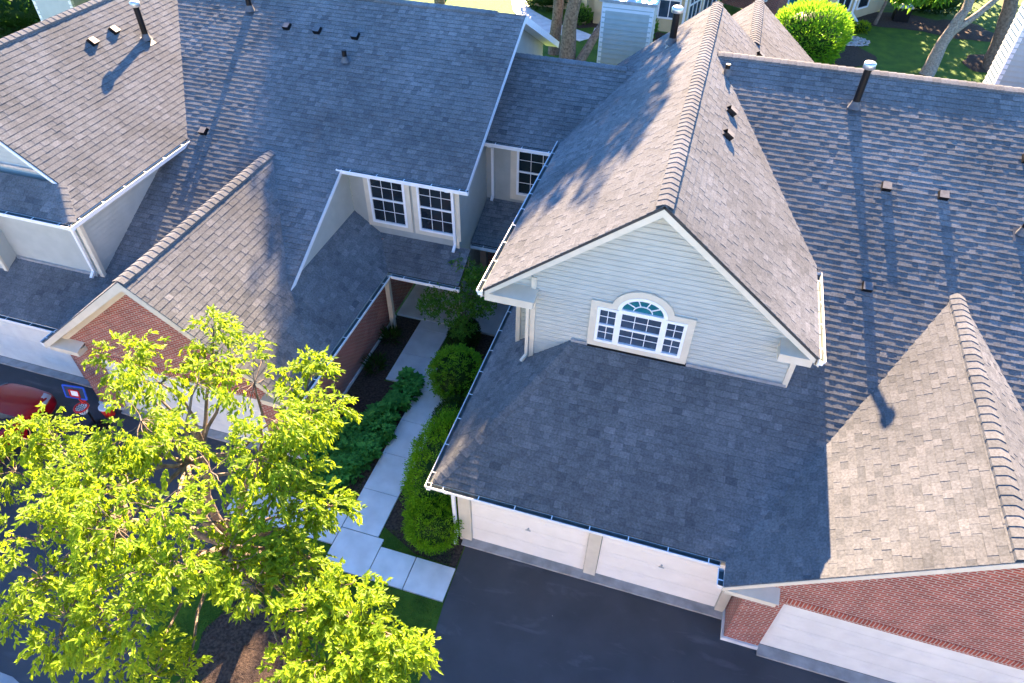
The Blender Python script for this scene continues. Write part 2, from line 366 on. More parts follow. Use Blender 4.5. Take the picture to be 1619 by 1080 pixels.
def garage_door(parent, x0, x1, y, z1, m='door', z0=.02, handle=True, label=None):
    mb = MB(); H = (z1-z0)/4
    for k in range(4):
        a = z0+H*k+.004; b = z0+H*(k+1)-.004
        mb.box((x0, y, a), (x1, y+.05, b))
        n = max(2, round((x1-x0)/.62)); W = (x1-x0)/n
        for c in range(n):   # raised long panels
            xa, xb = x0+W*c+.07, x0+W*(c+1)-.07
            mb.face([(xa, y-.001, a+.12), (xb, y-.001, a+.12), (xb-.02, y-.008, a+.14), (xa+.02, y-.008, a+.14)])
            mb.face([(xa+.02, y-.008, b-.14), (xb-.02, y-.008, b-.14), (xb, y-.001, b-.12), (xa, y-.001, b-.12)])
            mb.face([(xa+.02, y-.008, a+.14), (xb-.02, y-.008, a+.14), (xb-.02, y-.008, b-.14), (xa+.02, y-.008, b-.14)])
    mb.box((x0, y+.012, z0), (x1, y+.045, z1))
    sl = MB(); sl.box((x0, y-.004, z0-.03), (x1, y+.04, z0+.004))
    o = mb.build('garage_door', m, parent)
    if label: o['label'] = label
    sl.build('bottom_seal', 'dark', o)
    if handle:
        h = MB(); xc = (x0+x1)/2; h.tube([(xc, y, 1.18), (xc, y-.03, 1.18)], .022, 12); h.beam((xc-.06, y-.035, 1.14), (xc+.06, y-.035, 1.14), .016, .016); h.build('handle', 'galv', o)
    return o
def roof_vent(parent, p, n, label=None):
    """small slant-back vent box on a roof plane; faces down slope"""
    p = V(p); n = V(n).normalized(); u = V((0,0,1)).cross(n).normalized(); v = n.cross(u); mb = MB()
    q = lambda a, b, c: p+u*a*.85+v*b*.85+n*c*.85
    A = [q(-.12,-.13,.01), q(.12,-.13,.01), q(.12,-.14,.17), q(-.12,-.14,.17)]; B = [q(-.12,.15,.01), q(.12,.15,.01), q(.11,.10,.15), q(-.11,.10,.15)]
    for i in range(4): j = (i+1) % 4; mb.face([A[i], A[j], B[j], B[i]], 0 if i == 2 else 1)
    mb.face(A, 1)
    o = mb.build('roof_vent', ['vent_paint', 'dark'], parent); return o
def pipe(parent, p, h, r=.075, cap=True, label=None, m='dark', nrm=(0,-.447,.894)):
    p = V(p); mb = MB()
    mb.tube([p-V((0,0,.1)), p+V((0,0,h))], r, 16)
    o = mb.build('vent_pipe', m, parent)
    if label: o['label'] = label
    n = V(nrm).normalized(); u = V((0,0,1)).cross(n).normalized(); v = n.cross(u)
    f = MB(); f.prism([p+u*a+v*b+n*.018 for a, b in ((-.15,-.2), (.15,-.2), (.15,.15), (-.15,.15))], n*.005); f.tube([p+n*.02, p+V((0,0,.12)), p+V((0,0,.2))], [r*1.9, r*1.35, r*1.12], 16, cap=False)
    f.build('flashing', 'pipe_boot', o)
    if cap:
        c = MB(); c.tube([p+V((0,0,h-.07)), p+V((0,0,h-.06)), p+V((0,0,h+.06)), p+V((0,0,h+.085)), p+V((0,0,h+.1))], [r*.8, r*1.65, r*1.65, r*1.35, r*.4], 18); c.build('cap', 'galv', o)
    return o

# ================================================================== RIGHT TOWNHOUSE
MR = lambda y: 2.68+.5*(y+.4)
CC = lambda x: 8.49-.8*abs(x-3.12)
GX, GZ = 9.5, 5.72
G3 = lambda x: GZ-.8*abs(x-GX)
FR = (0, -.447, .894); BK = (0, .447, .894); RT = (.625, 0, .781); LT = (-.625, 0, .781)
A = thing('townhouse', (3.1, 3.0, 0), 'pale siding townhouse with arched gable window above a two-door garage, brick gable at its right', 'house')
P = lambda x, y: (x, y, MR(y))
gx0 = GX-(GZ-2.68)/.8; gx1 = GX+(GZ-2.68)/.8; gy = 2*(GZ-2.68)-.4
roof('main_roof', A, [P(-.5,-.4), P(gx0,-.4), P(GX,gy), P(gx1,-.4), P(18,-.4), P(18,10.8), P(3.38,10.8), P(6.62,5.62), P(6.3,5.62), P(6.3,3.05), P(1.656,3.05)])
roof('garage_roof', A, [(x,y,2.68+.8*(x+.5)) for x, y in ((-.5,-.4), (1.656,3.05), (.67,3.05), (.67,3.9), (.1,3.9), (.1,6.3), (-.5,6.3))])
C = lambda x, y: (x, y, CC(x))
roof('gable_roof', A, [C(3.12,2.59), C(6.57,2.59), C(6.57,5.7), C(3.38,10.8), C(5.57,14.3), C(3.12,14.3)])
roof('gable_roof', A, [C(3.12,2.59), C(3.12,14.3), C(-.33,14.3), C(-.33,2.59)])
roof('rear_roof', A, [(4.43,14.3,7.44), (7.6,14.3,7.44-.8*3.17), (7.6,18.7,7.44-.8*3.17), (4.43,18.7,7.44)])
roof('rear_roof', A, [(4.43,14.32,7.44), (4.43,18.7,7.44), (1.9,18.7,7.44-.8*2.53), (1.9,14.32,7.44-.8*2.53)])
G = lambda x, y: (x, y, G3(x))
roof('brick_gable_roof', A, [G(GX,-.95), G(GX,gy), G(gx0,-.4), G(gx0,-.95)])
roof('brick_gable_roof', A, [G(GX,-.95), G(gx1,-.95), G(gx1,-.4), G(GX,gy)])
wall('rear_slope', A, [(3.4,10.82,8.26), (18,10.82,8.26), (18,18,4.6), (3.4,18,4.6)], (0,0,-.05), 'felt')
caps(A, (3.12,2.59,8.5), (3.12,14.3,8.5), LT, RT)
caps(A, (18,10.8,8.29), (3.45,10.8,8.29), FR, BK)
caps(A, (GX,-.95,GZ+.01), (GX,gy-.05,GZ+.01), LT, RT)
caps(A, (4.43,14.35,7.45), (4.43,18.7,7.45), LT, RT)
caps(A, (-.46,-.34,2.71), (1.656,3.04,4.41), FR, LT, .17, 'hip_cap', .2, False)
# garage front
wall('garage_wall', A, [(-.08,0,2.2), (6.2,0,2.2), (6.2,0,2.62), (-.08,0,2.62)], (0,.2,0), 'trim')
wall('garage_wall', A, [(-.08,.06,0), (-.08,9.6,0), (-.08,9.6,2.6), (-.08,.06,2.6)], (.2,0,0), 'siding')
mb = MB()
for x0, x1 in ((-.1,.19), (2.96,3.24), (6.0,6.2)):
    mb = MB(); mb.box((x0,-.045,.0), (x1,.12,2.199)); mb.build('door_post', 'trim', A)
garage_door(A, .2, 2.95, .03, 2.2)
garage_door(A, 3.25, 5.99, .03, 2.2)
wall('apron', A, [(-.02,-.20,.0), (6.18,-.20,.0), (6.18,.1,.0), (-.02,.1,.0)], (0,0,.055), 'apron')
board(A, [((-.5,-.36,2.57), (gx0+.02,-.36,2.57))], .03, .17, 'trim', 'fascia')
board(A, [((-.47,-.36,2.57), (-.47,6.2,2.57))], .03, .17, 'trim', 'fascia')
wall('soffit', A, [(-.45,-.34,2.5), (5.6,-.34,2.5), (5.6,.0,2.5), (-.45,0,2.5)], (0,0,.02), 'trim')
wall('soffit', A, [(-.45,0.01,2.5), (-.09,0.01,2.5), (-.09,6.2,2.5), (-.45,6.2,2.5)], (0,0,.02), 'trim')
gutter(A, (-.63,-.41,2.66), (gx0-.1,-.41,2.66), (0,-1,0))
gutter(A, (-.51,-.535,2.66), (-.51,6.2,2.66), (-1,0,0))
gutter(A, (gx0-.01,-.56,2.65), (gx0-.01,-.93,2.65), (-1,0,0), hang=.5)
downspout(A, [(-.18,-.46,2.53), (-.18,-.10,2.35), (-.18,-.07,.2), (-.18,-.24,.08)])
# front gable wall and window
yw = 3.05
siding('gable_wall', A, [(.67,yw,3.6), (1.66,yw,4.40), (6.3,yw,4.36), (6.3,yw,CC(6.3)-.06), (3.12,yw,8.42), (.67,yw,CC(.67)-.06)], flip=True)
wall('upper_wall', A, [(.68,yw+.03,3.6), (6.29,yw+.03,3.6), (6.29,yw+.03,5.85), (3.12,yw+.03,8.38), (.68,yw+.03,6.4)], (0,.1,0), 'siding')
siding('recessed_wall', A, [(.1,3.9,3.0), (.7,3.9,3.5), (.7,3.9,5.9), (.1,3.9,5.9)], flip=True)
wall('side_wall', A, [(.1,3.93,2.9), (.1,14.2,2.9), (.1,14.2,5.95), (.1,3.93,5.95)], (.12,0,0), 'siding')
wall('side_wall', A, [(6.3,3.08,4.3), (6.3,14.2,4.3), (6.3,14.2,5.8), (6.3,3.08,5.8)], (-.1,0,0), 'siding')
board(A, [((.70,yw-.02,3.62), (.70,yw-.02,6.0))], .11, .05, 'trim', 'corner_board', (0,1,0))
board(A, [((.13,3.88,3.05), (.13,3.88,5.9))], .11, .05, 'trim', 'corner_board', (0,1,0))
board(A, [((6.27,yw-.02,4.38), (6.27,yw-.02,5.8))], .11, .05, 'trim', 'corner_board', (0,1,0))
# rake boards, cornice returns
ry = 2.6
def rakes(parent, ax, az, run, y, slope=.8, d1=.19, thick=.03, m='trim', wally=None):
    for s in (-1, 1):
        mb = MB(); n = V((s*slope, 0, 1)).normalized(); p0 = V((ax, y, az)); p1 = V((ax+s*run, y, az-slope*run))
        mb.face([p0-V((0,0,.01)), p1-n*.01, p1-V((0,0,d1)), p0-V((0,0,d1*1.25))]); 
        a, b, cc, dd = p0-V((0,0,.01)), p1-n*.01, p1-V((0,0,d1)), p0-V((0,0,d1*1.25)); e = V((0,thick,0))
        mb.face([a+e, dd+e, cc+e, b+e]); mb.face([a, a+e, b+e, b]); mb.face([dd, cc, cc+e, dd+e]); mb.face([b, b+e, cc+e, cc])
        if wally:
            mb.face([dd+e, cc+e, V((cc.x, wally, cc.z)), V((dd.x, wally, dd.z))])     # soffit of the overhang
            mb.beam(V((ax, wally-.02, az-d1*1.25-.07)), V((ax+s*(run-.2), wally-.02, az-d1*1.25-.07-slope*(run-.2))), .04, .13, n)
        mb.build('rake_board', m, parent)
rakes(A, 3.12, 8.49, 3.5, ry, wally=yw)
def cornice(parent, x0, x1, y0, y1, z0, z1, slope_side):
    mb = MB(); mb.box((x0,y0,z0), (x1,y1,z1)); 
    mb.prism([(x0-.03*(slope_side<0)-.0,y0-.03,z1), (x1+.03,y0-.03,z1), (x1+.03,y1,z1+.07), (x0,y1,z1+.07)], (0,0,.02))
    return mb.build('cornice_return', 'trim', parent)
cornice(A, -.3, .78, ry+.04, yw, 5.42, 5.62, -1)
cornice(A, 5.86, 6.5, ry+.04, yw, 5.42, 5.62, 1)
wall('gable_backing', A, [(-.25,yw+.03,5.5), (.66,yw+.03,5.5), (.66,yw+.03,CC(.66)-.1), (-.25,yw+.03,CC(-.25)-.1)], (0,.1,0), 'siding')
siding('gable_wall', A, [(-.26,yw,5.5), (.67,yw,5.5), (.67,yw,CC(.67)-.06), (-.26,yw,CC(-.26)-.06)], flip=True)
wall('soffit', A, [(-.28,yw,5.5), (.1,yw,5.5), (.1,14,5.5), (-.28,14,5.5)], (0,0,.02), 'trim')
wall('soffit', A, [(.1,yw,5.5), (.68,yw,5.5), (.68,3.9,5.5), (.1,3.9,5.5)], (0,0,.02), 'trim')
board(A, [((-.3,ry,5.63), (-.3,10,5.63))], .03, .17, 'trim', 'fascia')
board(A, [((6.54,ry,5.63), (6.54,5.6,5.63))], .03, .17, 'trim', 'fascia')
gutter(A, (-.335,2.56,5.71), (-.335,9.9,5.71), (-1,0,0), hang=.75)
gutter(A, (6.575,2.56,5.71), (6.575,5.5,5.71), (1,0,0), hang=.75)
downspout(A, [(.6,yw-.09,5.4), (.6,yw-.09,3.72), (.52,yw-.2,3.6)], .07, 'trim')
board(A, [((1.62,yw-.03,4.44), (2.0,yw-.03,4.44)), ((4.2,yw-.03,4.44), (6.3,yw-.03,4.44))], .05, .07, 'flash', 'step_flashing')
# arched window
def arched_window(parent, y, x0, x1, z0, z1):
    xa = x0+.47; xb = x1-.47; xc = (x0+x1)/2; rr = (xb-xa)/2+.02; mb = MB(); cas = .15; d = .05
    mb.box((x0-cas,y-d,z0-cas), (x0,y,z1+cas)); mb.box((x1,y-d,z0-cas), (x1+cas,y,z1+cas)); mb.box((x0,y-d,z0-cas), (x1,y,z0))
    ro = rr+.17
    mb.box((x0,y-d,z1), (xc-ro+.02,y,z1+cas)); mb.box((xc+ro-.02,y-d,z1), (x1,y,z1+cas))
    zc = z1-.01; seg = 24; prev = None
    for k in range(seg+1):
        t = math.pi*k/seg; q = (V((xc+math.cos(t)*(rr+.03), 0, zc+.02+math.sin(t)*(rr*.82+.03))), V((xc+math.cos(t)*ro, 0, zc+.02+math.sin(t)*(rr*.82+.18))))
        if prev:
            a, b, c, e = [V((p.x, y-d-.003, p.z)) for p in (prev[0], prev[1], q[1], q[0])]; f = V((0,d,0))
            mb.face([a, b, c, e]); mb.face([b, b+f, c+f, c]); mb.face([a, e, e+f, a+f])
        prev = q
    w = mb.build('arched_window', 'trim', parent)
    fr = MB(); f = .065; y1 = y-.06
    def sash(a, b, c, e, cols, rows):
        fr.box((a,y1,c), (a+f,y,e)); fr.box((b-f,y1,c), (b,y,e)); fr.box((a+f,y1,e-f), (b-f,y,e)); fr.box((a+f,y1-.012,c), (b-f,y,c+f))
        zm = (c+e)/2; fr.box((a+f,y1+.005,zm-.025), (b-f,y,zm+.025))
        for s0, s1 in ((c+f, zm-.025), (zm+.025, e-f)):
            for k in range(1, cols): x = a+f+(b-a-2*f)*k/cols; mu.box((x-.007,y-.024,s0), (x+.007,y-.013,s1))
            for k in range(1, rows): z = s0+(s1-s0)*k/rows; mu.box((a+f,y-.0235,z-.007), (b-f,y-.0135,z+.007))
        gl.box((a+f,y-.013,c+f), (b-f,y-.001,e-f))
    mu = MB(); gl = MB(); tl = MB()
    sash(x0, xa-.001, z0, z1, 2, 2); sash(xa, xb, z0, z1, 3, 2); sash(xb+.001, x1, z0, z1, 2, 2)
    prev = None
    for k in range(seg+1):
        t = math.pi*k/seg; q = (V((xc+math.cos(t)*(rr-.06), 0, zc+.05+math.sin(t)*(rr*.82-.08))), V((xc+math.cos(t)*(rr+.03), 0, zc+.02+math.sin(t)*(rr*.82+.03))))
        if prev:
            a, b, c, e = [V((p.x, y1, p.z)) for p in (prev[0], prev[1], q[1], q[0])]; g = V((0,.06,0))
            fr.face([a, b, c, e]); fr.face([a, e, e+g, a+g])
            tl.face([V((xc,y-.012,zc+.05)), V((prev[0].x,y-.012,prev[0].z)), V((q[0].x,y-.012,q[0].z))])
        prev = q
    fr.box((xa-.02,y1-.004,zc-.02), (xb+.02,y,zc+.05))
    cz = zc+.05; prev = None
    for k in range(13):
        t = math.pi*k/12; q = V((xc+math.cos(t)*.2, y-.02, cz+math.sin(t)*.16))
        if prev: mu.beam(prev, q, .02, .018, (0,1,0))
        prev = q
    for t in (.2, .4, .6, .8):
        t *= math.pi; mu.beam((xc+math.cos(t)*.2, y-.02, cz+math.sin(t)*.16), (xc+math.cos(t)*(rr-.05), y-.02, cz+math.sin(t)*(rr*.82-.07)), .02, .018, (0,1,0))
    fr.build('frame', 'white', w); mu.build('muntins', 'white', w); gl.build('pane', 'glass_blue', w)
    o = tl.build('fanlight_pane', 'glass_teal', w); return w
arched_window(A, yw-.004, 2.13, 4.03, 4.6, 5.58)
mb = MB(); mb.box((2.0,yw-.06,4.36), (4.2,yw-.01,4.45)); mb.build('painted_window_shadow', 'dark', A)  # black bar painted in as the shadow below the window casing
# brick gable
by = -.62
mb = MB()
mb.prism([(6.23,by,2.13), (12.77,by,2.13), (12.77,by,G3(12.77)-.1), (GX,by,GZ-.12), (6.23,by,G3(6.23)-.1)], (0,.15,0))
for x0, x1 in ((6.23,6.96), (12.04,12.77)): mb.box((x0,by,.13), (x1,by+.15,2.13))
mb.box((6.23,by+.15,.13), (6.38,.05,2.6)); mb.build('brick_wall', 'brick', A)
wall('soldier_course', A, [(6.96,by-.012,2.12), (12.04,by-.012,2.12), (12.04,by-.012,2.34), (6.96,by-.012,2.34)], (0,.012,0), 'soldier')
for x0, x1 in ((6.19,6.97), (12.03,12.81)):
    mb = MB(); mb.box((x0,by-.04,0), (x1,.02,.128)); mb.build('foundation', 'concrete', A)
garage_door(A, 6.97, 12.03, by+.1, 2.12, 'door_white', .06, False, 'wide white garage door')
wall('apron', A, [(6.97,by-.16,0), (12.03,by-.16,0), (12.03,by+.2,0), (6.97,by+.2,0)], (0,0,.055), 'apron')
rakes(A, GX, GZ, GX-gx0+.02, -.96, d1=.13, wally=by)
mb = MB(); mb.box((gx0+.06,-.9,2.36), (6.72,by-.002,2.52)); mb.prism([(gx0+.04,-.93,2.52), (6.75,-.93,2.52), (6.75,by-.002,2.60), (gx0+.04,by-.002,2.60)], (0,0,.02)); mb.build('cornice_return', 'trim', A)
# pipes, vents
pipe(A, (6.91,9.72,MR(9.72)), 1.05, .085, label='tall black vent pipe with round galvanised cap')
pipe(A, (2.08,12.78,CC(2.08)), .95, .1, nrm=LT)
pipe(A, (3.75,10.1,CC(3.75)), .3, .06, False, nrm=RT)
for x, y in ((7.83,7.81), (9.05,7.81), (7.67,5.43), (10.75,9.0)): roof_vent(A, (x,y,MR(y)), FR)
for x, y in ((4.0,8.4), (4.01,7.14), (4.6,13.6)): roof_vent(A, (x,y,CC(x)), RT)
pipe(A, (10.68,7.2,MR(7.2)), .4, .06, False)
def chimney(parent, x0, x1, y0, y1, z1):
    mb = MB(); cover(mb, [(x0,y0,0), (x1,y0,0), (x1,y0,z1), (x0,y0,z1)], .17, .034, None, 2, 0, .002, True)
    for xx, fl in ((x0, True), (x1, False)): cover(mb, [(xx,y1,0), (xx,y0,0), (xx,y0,z1), (xx,y1,z1)], .17, .034, None, 2, 0, .002, fl)
    mb.box((x0+.005,y0+.005,0), (x1-.005,y1,z1)); o = mb.build('chimney', 'siding', parent)
    t = MB()
    for x in (x0, x1): t.box((x-.03 if x == x0 else x-.1, y0-.028, 0), (x+.1 if x == x0 else x+.03, y0+.1, z1))
    t.box((x0-.03,y0-.03,z1-.3), (x1+.03,y0+.02,z1)); t.build('corner_board', 'white', o)
    c = MB(); c.box((x0-.12,y0-.12,z1), (x1+.12,y1+.12,z1+.09)); c.tube([((x0+x1)/2,(y0+y1)/2,z1+.05), ((x0+x1)/2,(y0+y1)/2,z1+.4)], .16, 16); c.build('cap', 'galv', o); return o
chimney(A, -.75, 1.0, 17, 18.1, 7.35)
chimney(A, 12.48, 14.1, 18, 19.1, 8.6)

# ================================================================== LEFT TOWNHOUSE
PL = lambda y: 2.65+.5*(y-1.17)
LX, LZ = -8.12, 5.53
LL = lambda x: LZ-.8*abs(x-LX)
TX, TZ = -14.4, 8.33
TT = lambda x: TZ-.8*abs(x-TX)
Bq = thing('townhouse', (-8, 5, 0), 'left townhouse with long slate roof, twin upper windows and brick gable behind the tree', 'house')
Q = lambda x, y: (x, y, PL(y))
ly = 6.93
roof('main_roof', Bq, [Q(-2.2,12.2), Q(-2.2,6.77), Q(-5.87,6.77), Q(-5.87,3.33), Q(LX,ly), Q(-11.72,1.17), Q(-21,1.17), Q(-21,2.7), Q(-11.25,2.7), Q(-11.25,6.87), Q(-10.87,6.87), Q(-14.19,12.2)])
L = lambda x, y: (x, y, LL(x))
roof('brick_gable_roof', Bq, [L(LX,.62), L(-4.5,.62), L(-4.5,6.11), L(-5.19,7.2), L(-5.95,7.2), L(-5.95,3.45), L(LX,ly)])
roof('brick_gable_roof', Bq, [L(LX,.62), L(LX,ly), L(-11.72,1.17), L(-11.72,.62)])
roof('porch_roof', Bq, [(x,y,2.634+.5*(y-6.11)) for x, y in ((-4.5,6.11), (-2.3,6.11), (-2.3,7.2), (-5.19,7.2))])
T = lambda x, y: (x, y, TT(x))
roof('upper_gable_roof', Bq, [T(TX,2.95), T(-11.53,2.95), T(-10.84,2.2), T(-10.84,6.9), T(-14.19,12.2), T(-12.2,16.4), T(TX,16.4)])
roof('upper_gable_roof', Bq, [T(TX,2.95), T(TX,16.4), T(-17.96,16.4), T(-17.96,2.2), T(-17.27,2.95)])
z0 = TT(-10.84); ps = (TT(-11.53)-z0)/.75
roof('pent_roof', Bq, [(-10.84,2.2,z0), (-11.53,2.95,TT(-11.53)), (-17.27,2.95,TT(-17.27)), (-17.96,2.2,z0)])
wall('rear_slope', Bq, [(-2.2,12.22,8.15), (-2.2,16.6,5.92), (-21,16.6,5.92), (-21,12.22,8.15)], (0,0,-.05), 'felt')
caps(Bq, (-21,12.2,8.175), (-3.1,12.2,8.175), FR, BK)
caps(Bq, (LX,.62,LZ+.01), (LX,ly-.05,LZ+.01), LT, RT)
caps(Bq, (TX,2.95,TZ+.01), (TX,16.4,TZ+.01), LT, RT)
caps(Bq, (-10.86,2.22,z0+.02), (-11.53,2.95,TT(-11.53)+.01), FR, RT, .16, 'hip_cap', .2, False)
# link roof, upper link wall and entry roof
lk = lambda y: 7.0-.5*(12.25-y)
roof('link_roof', Bq, [(-2.6,9.35,lk(9.35)), (-.02,9.35,lk(9.35)), (.3,9.85,lk(9.85)), (1.25,12.25,7.0), (-2.6,12.25,7.0)])
caps(Bq, (-2.6,12.25,7.01), (.95,12.25,7.01), FR, BK)
wall('rear_slope', Bq, [(-2.6,12.27,6.98), (1.3,12.27,6.98), (1.3,15.5,5.3), (-2.6,15.5,5.3)], (0,0,-.05), 'felt')
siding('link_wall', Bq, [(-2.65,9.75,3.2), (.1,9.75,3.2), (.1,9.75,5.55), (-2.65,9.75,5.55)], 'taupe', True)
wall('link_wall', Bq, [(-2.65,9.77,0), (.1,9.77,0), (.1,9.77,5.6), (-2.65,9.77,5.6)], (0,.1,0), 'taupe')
window(Bq, 9.735, -1.66, -.42, 3.72, 5.33, .2, 3, 2, 'glass')
board(Bq, [((-2.6,9.4,5.45), (-.1,9.4,5.45))], .03, .17, 'white', 'fascia')
gutter(Bq, (-2.6,9.34,5.54), (-.35,9.34,5.54), (0,-1,0))
downspout(Bq, [(-2.42,9.28,5.42), (-2.42,9.66,5.2), (-2.42,9.68,3.55), (-2.42,9.55,3.45)])
roof('entry_roof', Bq, [(-2.62,8.1,2.75), (-.1,8.1,2.75), (-.1,9.74,3.4), (-2.62,9.74,3.4)])
gutter(Bq, (-2.6,8.09,2.73), (-.3,8.09,2.73), (0,-1,0))
for x in (-2.4, -1.2):
    mb = MB(); mb.box((x,8.3,0), (x+.2,8.5,2.6)); mb.build('porch_post', 'brown', Bq)
wall('entry_wall', Bq, [(-2.6,9.2,0), (-.1,9.2,0), (-.1,9.2,2.8), (-2.6,9.2,2.8)], (0,.1,0), 'brick')
# upper window wall
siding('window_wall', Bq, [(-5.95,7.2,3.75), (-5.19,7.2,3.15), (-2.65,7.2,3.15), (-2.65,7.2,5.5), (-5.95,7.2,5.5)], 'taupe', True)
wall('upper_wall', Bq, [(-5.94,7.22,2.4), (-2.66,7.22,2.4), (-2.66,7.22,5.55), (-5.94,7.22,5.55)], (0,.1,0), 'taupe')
for x0 in (-5.33, -3.84): window(Bq, 7.185, x0, x0+1.12, 3.58, 5.2, .15, 3, 2, 'glass')
siding('cheek_wall', Bq, [(-5.95,7.2,3.75), (-5.95,3.45,3.75), (-5.95,7.2,PL(7.2)-.1)])
wall('cheek_wall', Bq, [(-5.97,7.2,3.6), (-5.97,3.2,3.6), (-5.97,7.2,PL(7.2)-.1)], (-.08,0,0), 'siding')
siding('side_wall', Bq, [(-2.65,7.2,2.4), (-2.65,12.2,2.4), (-2.65,12.2,8.05), (-2.65,7.2,5.57)])
siding('side_wall', Bq, [(-2.65,12.2,2.4), (-2.65,16.2,2.4), (-2.65,16.2,6.05), (-2.65,12.2,8.05)])
wall('side_wall', Bq, [(-2.67,7.22,0), (-2.67,16.2,0), (-2.67,16.2,6.0), (-2.67,12.2,8.0), (-2.67,7.22,5.5)], (-.1,0,0), 'siding')
board(Bq, [((-2.68,7.18,3.15), (-2.68,7.18,5.5))], .1, .04, 'trim', 'corner_board', (0,1,0))
board(Bq, [((-5.9,6.83,5.36), (-2.22,6.83,5.36))], .03, .17, 'white', 'fascia')
wall('soffit', Bq, [(-5.86,6.85,5.30), (-2.25,6.85,5.30), (-2.25,7.18,5.30), (-5.86,7.18,5.30)], (0,0,.02), 'trim')
for p0, p1, w, h, nm in (((-2.2,6.77,5.36), (-2.2,12.2,8.075), .03, .15, 'rake_board'), ((-2.19,12.2,8.055), (-2.19,16.7,5.79), .03, .2, 'rake_board'), ((-5.86,6.77,5.375), (-5.86,3.33,3.655), .03, .11, 'rake_board'),
        ((-2.42,12.25,7.965), (-2.42,16.6,5.75), .42, .02, 'soffit'), ((-2.42,6.9,5.31), (-2.42,12.15,7.965), .42, .02, 'soffit')):
    mb = MB(); mb.beam(p0, p1, w, h); mb.build(nm, 'white', Bq)
gutter(Bq, (-5.97,6.76,5.44), (-2.12,6.76,5.44), (0,-1,0))
downspout(Bq, [(-2.75,6.70,5.33), (-2.75,7.1,5.1), (-2.75,7.13,3.3), (-2.75,6.95,3.18)])
# lower gutters, brick side and porch
gutter(Bq, (-4.49,6.0,2.61), (-4.49,.6,2.61), (1,0,0))
gutter(Bq, (-4.37,6.10,2.61), (-2.25,6.10,2.61), (0,-1,0))
board(Bq, [((-4.53,.66,2.5), (-4.53,6.13,2.5))], .03, .17, 'trim', 'fascia')
board(Bq, [((-4.5,6.15,2.5), (-2.3,6.15,2.5))], .03, .17, 'trim', 'fascia')
wall('soffit', Bq, [(-4.99,.7,2.42), (-4.53,.7,2.42), (-4.53,6.15,2.42), (-4.99,6.15,2.42)], (0,0,.02), 'trim')
lby = .95
mb = MB()
mb.prism([(-11.46,lby,2.13), (-4.98,lby,2.13), (-4.98,lby,LL(-4.98)-.1), (LX,lby,LZ-.12), (-11.46,lby,LL(-11.46)-.1)], (0,.15,0))
for x0, x1 in ((-11.46,-10.66), (-5.78,-4.98)): mb.box((x0,lby,.1), (x1,lby+.15,2.13))
mb.box((-5.13,lby+.15,.1), (-4.98,7.0,2.5)); mb.box((-11.46,lby+.15,.1), (-11.31,1.75,2.5))
mb.box((-5.12,7.0,.1), (-5.0,9.9,3.1)); mb.build('brick_wall', 'brick', Bq)
for x0, x1, y1 in ((-11.5,-10.66,1.6), (-5.78,-4.94,7.0)):
    mb = MB(); mb.box((x0,lby-.04,0), (x1,y1,.098)); mb.build('foundation', 'concrete', Bq)
wall('soldier_course', Bq, [(-10.66,lby-.012,2.12), (-5.78,lby-.012,2.12), (-5.78,lby-.012,2.34), (-10.66,lby-.012,2.34)], (0,.012,0), 'soldier')
garage_door(Bq, -10.65, -5.79, lby+.1, 2.12, 'door_white', .06, False, 'wide white garage door in the brick gable')
wall('apron', Bq, [(-10.65,lby-.15,0), (-5.79,lby-.15,0), (-5.79,lby+.2,0), (-10.65,lby+.2,0)], (0,0,.055), 'apron')
rakes(Bq, LX, LZ, 3.62, .61, d1=.2, wally=lby)
mb = MB(); mb.box((-11.66,.66,2.38), (-10.75,lby-.002,2.54)); mb.prism([(-11.68,.63,2.54), (-10.72,.63,2.54), (-10.72,lby-.002,2.64), (-11.68,lby-.002,2.64)], (0,0,.02)); mb.build('cornice_return', 'trim', Bq)
mb = MB(); mb.box((-5.4,.66,2.38), (-4.55,lby-.002,2.54)); mb.build('cornice_return', 'trim', Bq)
mb = MB(); mb.box((-4.8,6.32,0), (-4.66,6.46,2.42)); mb.build('porch_post', 'trim', Bq)
wall('porch_wall', Bq, [(-5.0,9.9,0), (-2.6,9.9,0), (-2.6,9.9,3.0), (-5.0,9.9,3.0)], (0,.1,0), 'brick')
mb = MB(); mb.box((-4.4,9.84,0), (-3.4,9.9,2.1)); mb.build('front_door', 'white', Bq)
# far-left garage
wall('garage_wall', Bq, [(-21,1.6,2.15), (-11.5,1.6,2.15), (-11.5,1.6,2.62), (-21,1.6,2.62)], (0,.15,0), 'trim')
garage_door(Bq, -15.8, -12.56, 1.6, 2.3, 'door_white', .06, False, 'pale garage door under the far left eave')
garage_door(Bq, -20.0, -16.1, 1.6, 2.3, 'door_white', .06, False)
for x0, x1 in ((-12.55,-11.47), (-16.09,-15.81)):
    mb = MB(); mb.box((x0,1.56,0), (x1,1.75,2.3)); mb.build('door_post', 'brick', Bq)
wall('apron', Bq, [(-21,1.36,0), (-11.5,1.36,0), (-11.5,1.7,0), (-21,1.7,0)], (0,0,.055), 'apron')
gutter(Bq, (-21,1.16,2.63), (-11.7,1.16,2.63), (0,-1,0))
gutter(Bq, (-11.73,1.05,2.63), (-11.73,.62,2.63), (-1,0,0), hang=.5)
